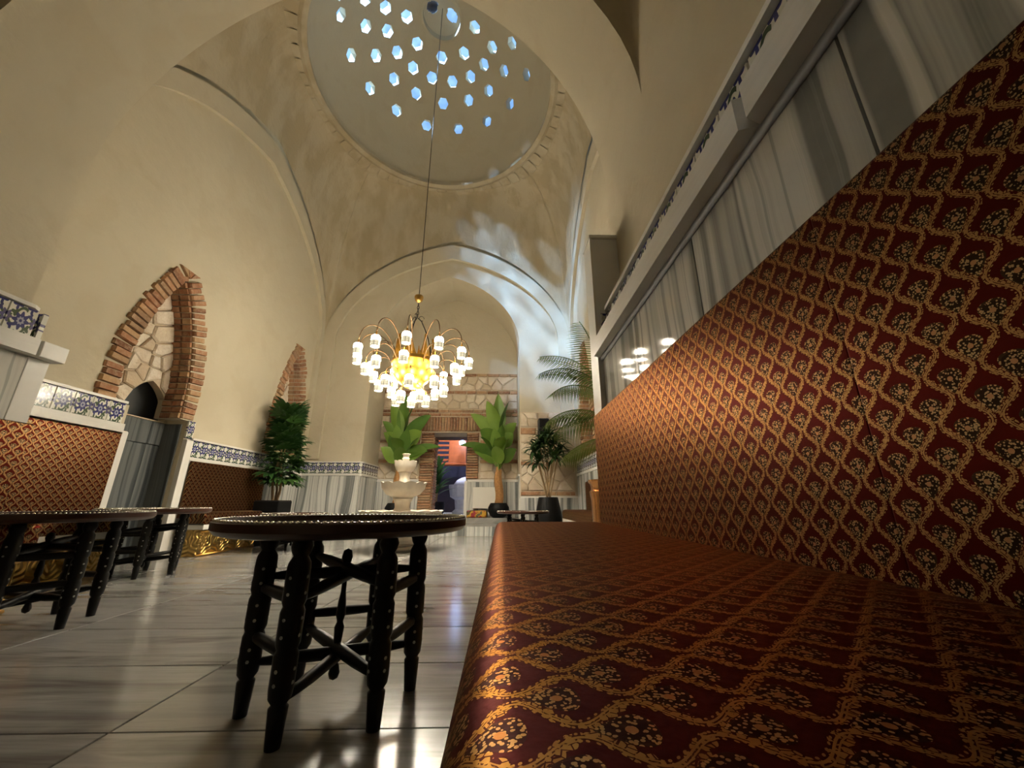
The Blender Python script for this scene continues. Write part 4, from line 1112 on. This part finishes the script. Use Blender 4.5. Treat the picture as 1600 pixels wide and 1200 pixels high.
def banana(label, loc, H0, leaves, potprof, soil, seed, rlim=1.0, llim=1.0):
    t = thing('banana_plant', label, 'plant', loc, 0, 'potted plants'); rnd = random.Random(seed)
    pot(t, potprof, M['pot_black'], *soil)
    z0 = soil[1]
    for k, (dx, dy, h) in enumerate(((0, 0, H0), (0.05, 0.02, H0*.85), (-0.05, 0.01, H0*.8))):
        mb = MB(); mb.tube([(dx*.6+0.02*math.sin(i), dy, z0-0.02+h*i/6) for i in range(7)], lambda q: 0.058-0.016*q+0.004*math.sin(q*30), 9); obj('trunk', mb, M['trunk'], t, smooth=True)
    for (az, el, dr, Ln, W, h) in leaves:
        if math.cos(az) > 0.6: Ln *= rlim
        if math.cos(az) < -0.6: Ln *= llim
        mb = MB(); base = (0.03*math.cos(az), 0.03*math.sin(az), z0+h)
        d = Vector((math.cos(az)*math.cos(el), math.sin(az)*math.cos(el), math.sin(el)))
        mb.tube([Vector(base)-d*0.12, Vector(base), Vector(base)+d*0.14], 0.013, 6)
        leaf(mb, Vector(base)+d*0.10, az, el, dr, Ln, W*1.05, 10, 0.22, 0.8, rnd.choice((-1, 1))*(1.15*abs(math.cos(az))+rnd.uniform(-.2, .2))); obj('leaf', mb, M['leaf_banana'], t, smooth=True)
    return t
D = math.radians
ballpot = [(0.10, 0), (0.16, 0.03), (0.205, 0.12), (0.205, 0.19), (0.16, 0.27), (0.145, 0.275), (0.15, 0.25)]
LV = [(195, 58, .6, .74, .26, 1.20), (228, 74, .4, .76, .27, 1.25), (262, 84, .25, .84, .28, 1.28), (305, 78, .4, .76, .27, 1.22), (345, 66, .6, .66, .25, 1.15),
      (215, 62, .9, .52, .32, 1.02), (328, 66, .8, .55, .28, 1.00), (182, 34, .8, .74, .17, .92), (200, 48, 1.3, .52, .23, .84), (275, 55, 1.0, .45, .24, .95),
      (222, 66, .7, .66, .26, .70), (248, 80, .4, .70, .27, .72), (284, 82, .35, .74, .28, .74), (316, 76, .5, .70, .27, .72), (346, 62, .7, .56, .25, .70), (186, 52, .9, .50, .22, .70), (262, 62, .8, .50, .26, .66)]
banana('banana plant in a round black pot to the right of the doorway', (-0.05, 7.90, 0.295), 0.80, [(D(a), D(b), c_, d_, e_, f_) for a, b, c_, d_, e_, f_ in LV], ballpot, (0.14, 0.26), 3, 0.72, 1.0)
banana('banana plant behind the fountain, in a black pot against the marble recess', (-2.06, 7.88, 0.295), 0.72, [(D(540-a+(k % 3)*7), D(b), c_, d_, e_, f_*0.97) for k, (a, b, c_, d_, e_, f_) in enumerate(LV)], ballpot, (0.14, 0.26), 5, 1.0, 0.80)
# leafy plant in the left corner
t = thing('leafy_plant', 'tall bushy dark green plant in a square black planter by the left corner', 'plant', (-3.36, 5.98, 0), 0, 'potted plants')
mb = MB(); mb.bbox(-0.18, 0.18, -0.18, 0.18, 0, 0.60, 0.012); obj('planter', mb, M['pot_black'], t)
mb = MB(); mb.box(-0.17, 0.17, -0.17, 0.17, 0.595, 0.61); obj('soil', mb, M['soil'], t)
for k in range(3):
    a = k*2.1; mb = MB(); mb.tube([(0.04*math.cos(a)+0.03*math.sin(i*1.3+k), 0.04*math.sin(a), 0.58+1.35*i/8) for i in range(9)], lambda q: 0.020-0.012*q, 7); obj('stem', mb, M['stem'], t, smooth=True)
rl = random.Random(9)
hand = []
for v in range(4):
    mb = MB()
    for j in range(7):
        aj = D(-78+26*j); leaf(mb, (0.02, 0, 0), aj, D(8), .9, 0.24*(1-abs(j-3)*0.10), 0.075, 6, 0.25, 0.8)
    mb.tube([(-0.16, 0, 0.02), (-0.06, 0, 0.01), (0.03, 0, 0)], 0.006, 5)
    me = mb.mesh('leaf', True); me.materials.append(M['leaf_dark']); hand.append(me)
for k in range(120):
    s = (k+.5)/120; z = 0.84 + 1.14*s; az = k*2.399; rad = (0.17 - 0.07*s + rl.uniform(-.04, .05))
    wallside = math.cos(az) < -0.5
    if wallside: rad *= 0.3
    o = obj('leaf', hand[k % 4], None, t, loc=(rad*math.cos(az), rad*math.sin(az), z), rot=(rl.uniform(-.3, .3), D(-28+36*(1-s))*1.0 - D(30)*s + rl.uniform(-.2, .2), az))
    o.scale = [rl.uniform(.75, 1.1)*(0.75 if wallside else 1.0)]*3
# slim plant before the stone pier
t = thing('dracaena_plant', 'slim dark plant on thin stems in a tapered black pot before the stone pier', 'plant', (0.80, 6.74, 0), 0, 'potted plants')
pot(t, [(0.14, 0), (0.19, 0.02), (0.225, 0.20), (0.215, 0.42), (0.165, 0.66), (0.15, 0.665), (0.155, 0.62)], M['pot_black'], 0.15, 0.63)
rd = random.Random(4)
for k, (dx, dy, h) in enumerate(((-0.12, 0.0, 1.10), (0.02, -0.05, 1.30), (0.14, 0.0, 1.18), (-0.04, 0.0, 1.20), (-0.17, -0.05, 0.72), (0.12, -0.08, 0.82), (0.20, -0.02, 0.95), (-0.20, 0.0, 1.00))):
    pts = [Vector((0.03*math.cos(k*2), 0.03*math.sin(k*2), 0.62)).lerp(Vector((dx, dy, 0.66+h*0.8)), i/5) for i in range(6)]
    mb = MB(); mb.tube(pts, 0.011, 7); obj('stem', mb, M['stem'], t, smooth=True)
    mb = MB()
    for j in range(30):
        leaf(mb, pts[-1]-Vector((0, 0, 0.05*rd.random())), j*2.399, D(75-75*(j/30)+rd.uniform(-8, 8)), 1.3+rd.uniform(-.2, .4), rd.uniform(.24, .38), 0.055, 6, 0.2, 0.8)
    obj('leaf_head', mb, M['leaf_dracaena'], t, smooth=True)
# palm behind the end of the near bench
t = thing('palm', 'feathery palm in a copper pot beyond the end of the long bench', 'plant', (0.86, 3.00, 0), 0, 'potted plants')
pot(t, [(0.13, 0), (0.165, 0.01), (0.17, 0.30), (0.175, 0.60), (0.185, 0.66), (0.17, 0.67), (0.175, 0.71), (0.19, 0.73), (0.19, 0.745), (0.16, 0.745), (0.155, 0.70)], M['copper'], 0.155, 0.70)
for k in range(3):
    mb = MB(); mb.tube([(0.03*math.cos(k*2.1), 0.03*math.sin(k*2.1), 0.68), (0.01*math.cos(k*2.1), 0.01*math.sin(k*2.1), 1.43)], 0.016, 7); obj('stem', mb, M['stem'], t, smooth=True)
rp = random.Random(8)
for (az, el, dr, Ln, hz) in ((D(178), D(64), 1.7, .66, 1.42), (D(200), D(40), 1.5, .56, 1.38), (D(168), D(38), 1.5, .56, 1.22), (D(190), D(12), 1.1, .52, 1.22), (D(150), D(72), 1.3, .8, 1.42), (D(90), D(60), 1.3, .7, 1.40), (D(235), D(76), 1.2, .72, 1.42), (D(50), D(70), 1.2, .7, 1.42), (D(20), D(75), 1.2, .5, 1.42), (D(175), D(-5), .7, .42, 1.08), (D(275), D(60), 1.4, .5, 1.40)):
    p = Vector((0, 0, hz)); th = el; mb = MB(); pts = [p.copy()]; n = 16
    for i in range(n):
        d = Vector((math.cos(az)*math.cos(th), math.sin(az)*math.cos(th), math.sin(th))); p = p + d*Ln/n; th -= dr/n; pts.append(p.copy())
        side = Vector((-math.sin(az), math.cos(az), 0)); up = side.cross(d); s = i/n
        if s > 0.16:
            ll = 0.20*math.sin(PI*min(1, 0.18+s*0.8))+0.04
            for sub in (0, .5):
                q = pts[-2].lerp(p, sub)
                for sg in (-1, 1):
                    dd = (side*sg*0.55 + d*0.50 + up*0.30*sg + Vector((0, 0, -0.45))).normalized()
                    tip_ = q + dd*ll + Vector((0, 0, -0.10*ll)); w = 0.0058; mdl = q + dd*ll*.5
                    nn = dd.cross(up).normalized() if False else d*w
                    mb.add([q - nn*.4, q + nn*.4, mdl + nn, tip_, mdl - nn], [(0, 1, 2, 4), (4, 2, 3)])
    mb.tube(pts, lambda q: 0.007-0.004*q, 5); obj('frond', mb, M['leaf_palm'], t)

# ------------------------------------------------------------------ small things at the far end
t = thing('loudspeaker', 'black loudspeaker fixed high on the stone pier', 'speaker', (0.79, YF-0.04, 1.70))
mb = MB(); mb.bbox(-0.105, 0.105, -0.24, -0.06, 0, 0.40, 0.03); obj('cabinet', mb, M['speaker_black'], t)
mb = MB(); mb.bbox(-0.085, 0.085, -0.250, -0.238, 0.025, 0.375, 0.005); obj('grille', mb, M['pot_black'], t)
mb = MB(); mb.box(-0.03, 0.03, -0.06, 0.012, 0.12, 0.28); obj('bracket', mb, M['dark_metal'], t)
t = thing('wall_cabinet', 'small white cabinet with a lock on the marble right of the doorway', 'cabinet', (-0.31, YB-0.06, 0.46))
mb = MB(); mb.bbox(-0.27, 0.27, -0.10, 0.0, 0, 0.42, 0.004); obj('body', mb, M['white_paint'], t)
mb = MB(); mb.bbox(-0.262, 0.262, -0.112, -0.10, 0.008, 0.412, 0.003); dr_ = obj('door', mb, M['white_paint'], t)
mb = MB(); mb.lathe([(0.014, 0), (0.014, 0.012), (0, 0.014)], n=12)
o = obj('lock', mb, M['dark_metal'], dr_, loc=(0.20, -0.112, 0.35), rot=(PI/2, 0, 0))
t_ = NT('patterned'); v = t_.voro(t_.objc(), 14, 'F1', 1); nn = t_.noise(t_.objc(), 9, 3)
M['patterned'] = t_.out(t_.ramp(nn, [(0.3, (0.30, 0.02, 0.03)), (0.45, (0.55, 0.30, 0.02)), (0.55, (0.12, 0.10, 0.05)), (0.7, (0.35, 0.04, 0.12))], 'CONSTANT'), 0.5)
mb = MB(); mb.bbox(-0.20, 0.20, -0.20, 0, 0, 0.13, 0.02)
o = obj('patterned_box', mb, M['patterned'], None, loc=(-0.49, YB-0.08, 0.295)); tag(o, 'low red and yellow patterned box under the white cabinet', 'box')

# ------------------------------------------------------------------ courtyard seen through the doorway
cy0, cy1 = YB+0.4, 12.2
mb = MB(); mb.box(-4.0, 1.8, cy0, cy1, 0.1, 0.295); cf = struct('floor_courtyard', mb, M['white_marble'])
mb = MB(); mb.box(-4.0, 1.8, cy1, cy1+0.1, 0.1, 4.2); mb.box(-4.1, -4.0, cy0, cy1, 0.1, 4.2); mb.box(1.8, 1.9, cy0, cy1, 0.1, 4.2); mb.box(-4.1, 1.9, cy0, cy1+0.1, 4.2, 4.3)
mb.box(-4.1, OXL-0.3, cy0-0.4, cy0, 0, 4.3); mb.box(OXR+0.3, 1.9, cy0-0.4, cy0, 0, 4.3)
struct('wall_courtyard', mb, M['dark_wall'])
t = thing('wooden_balcony', 'orange wooden balcony front with open slats seen through the doorway', 'balcony', (-1.55, 11.2, 1.62))
mb = MB(); mb.bbox(-0.62, 0.62, 0, 0.5, 0, 0.06, 0.01); obj('deck', mb, M['orange_wood'], t)
mb = MB(); mb.bbox(-0.62, -0.36, 0, 0.05, 0.06, 0.82, 0.01); obj('panel', mb, M['orange_wood'], t)
mb = MB(); mb.bbox(0.02, 0.52, 0, 0.05, 0.06, 0.72, 0.01); obj('panel', mb, M['orange_wood'], t)
for k in range(5):
    mb = MB(); mb.bbox(-0.36, 0.02, 0.0, 0.04, 0.10+k*0.14, 0.16+k*0.14, 0.006); obj('slat', mb, M['orange_wood'], t)
for xx in (-0.60, 0.58):
    mb = MB(); mb.bbox(xx-0.04, xx+0.04, 0.42, 0.5, -1.325, 0, 0.006); obj('post', mb, M['dark_wood'], t)
t = thing('courtyard_plant', 'dark leafy plant in a black pot just outside the doorway', 'plant', (-1.52, 9.35, 0.295), 0, 'potted plants')
pot(t, [(0.13, 0), (0.19, 0.05), (0.21, 0.2), (0.19, 0.3), (0.175, 0.3)], M['pot_black'], 0.18, 0.28)
mb = MB(); mb.tube([(0, 0, .26), (0.02, 0, .8)], 0.025, 7); obj('stem', mb, M['stem'], t)
for k in range(26):
    mb = MB(); leaf(mb, (0, 0, 0.42+0.022*k), k*2.399, D(40+1.7*k), 0.8, 0.50, 0.13, 7, .25, .8); obj('leaf', mb, M['leaf_dark'], t, smooth=True)
t = thing('stone_basin', 'grey carved stone basin outside the doorway', 'basin', (-0.96, 10.3, 0.295))
mb = MB(); mb.lathe([(0.28, 0), (0.30, 0.05), (0.22, 0.12), (0.24, 0.35), (0.36, 0.42), (0.40, 0.66), (0.40, 0.72), (0.35, 0.72), (0.32, 0.6), (0, 0.58)], n=16); obj('bowl', mb, M['grey_stone'], t)
mb = MB(); mb.lathe([(0.25, 0.0), (0.17, 0.12), (0.07, 0.18), (0, 0.20)], (0, 0, 0), 18); 
o = obj('folded_cloth', mb, M['white_cloth'], None, True, loc=(-0.96, 10.3, 1.016)); tag(o, 'white cloth heaped on the stone basin outside the doorway', 'cloth')
o.scale = (1.15, .8, 1)
lt = thing('blue_lamp', 'small blue-white lamp glowing at the top right inside the doorway', 'lamp', (-1.12, 10.9, 2.14))
mb = MB(); mb.lathe([(0.05, 0), (0.085, 0.03), (0.085, 0.09), (0.05, 0.12)], n=16); obj('bulb', mb, M['lamp_blue'], lt, smooth=True)
mb = MB(); mb.tube([(0, 0, 0.12), (0, 0, 2.06)], 0.012, 6); obj('cord', mb, M['dark_metal'], lt)
for nm, lb, loc, e, colr in (('courtyard_fill_blue', 'unseen blue fill light added under the courtyard ceiling', (-0.9, 9.6, 4.15), 380, (0.5, 0.6, 1.0)), ('courtyard_fill_warm', 'unseen warm fill light added in front of the wooden balcony', (-1.3, 10.0, 2.9), 26, (1.0, 0.6, 0.35))):  # blue and warm fill lights, out of view, added to brighten the courtyard
    r = thing(nm, lb, 'lamp', loc)
    mb = MB(); mb.lathe([(0.10, 0.03), (0.10, 0.05), (0, 0.055)], n=20); obj('fill_fitting', mb, M['dark_metal'], r)
    if nm == 'courtyard_fill_warm':
        mb = MB(); mb.tube([(0, 0, 0.05), (0, 0, 1.3)], 0.01, 6); obj('cord', mb, M['dark_metal'], r)
    ld = bpy.data.lights.new(nm, 'POINT'); ld.energy = e; ld.color = colr; ld.shadow_soft_size = 0.08
    lo_ = bpy.data.objects.new('fill_light', ld); C.objects.link(lo_); lo_.parent = r; lo_.location = (0, 0, -0.06)
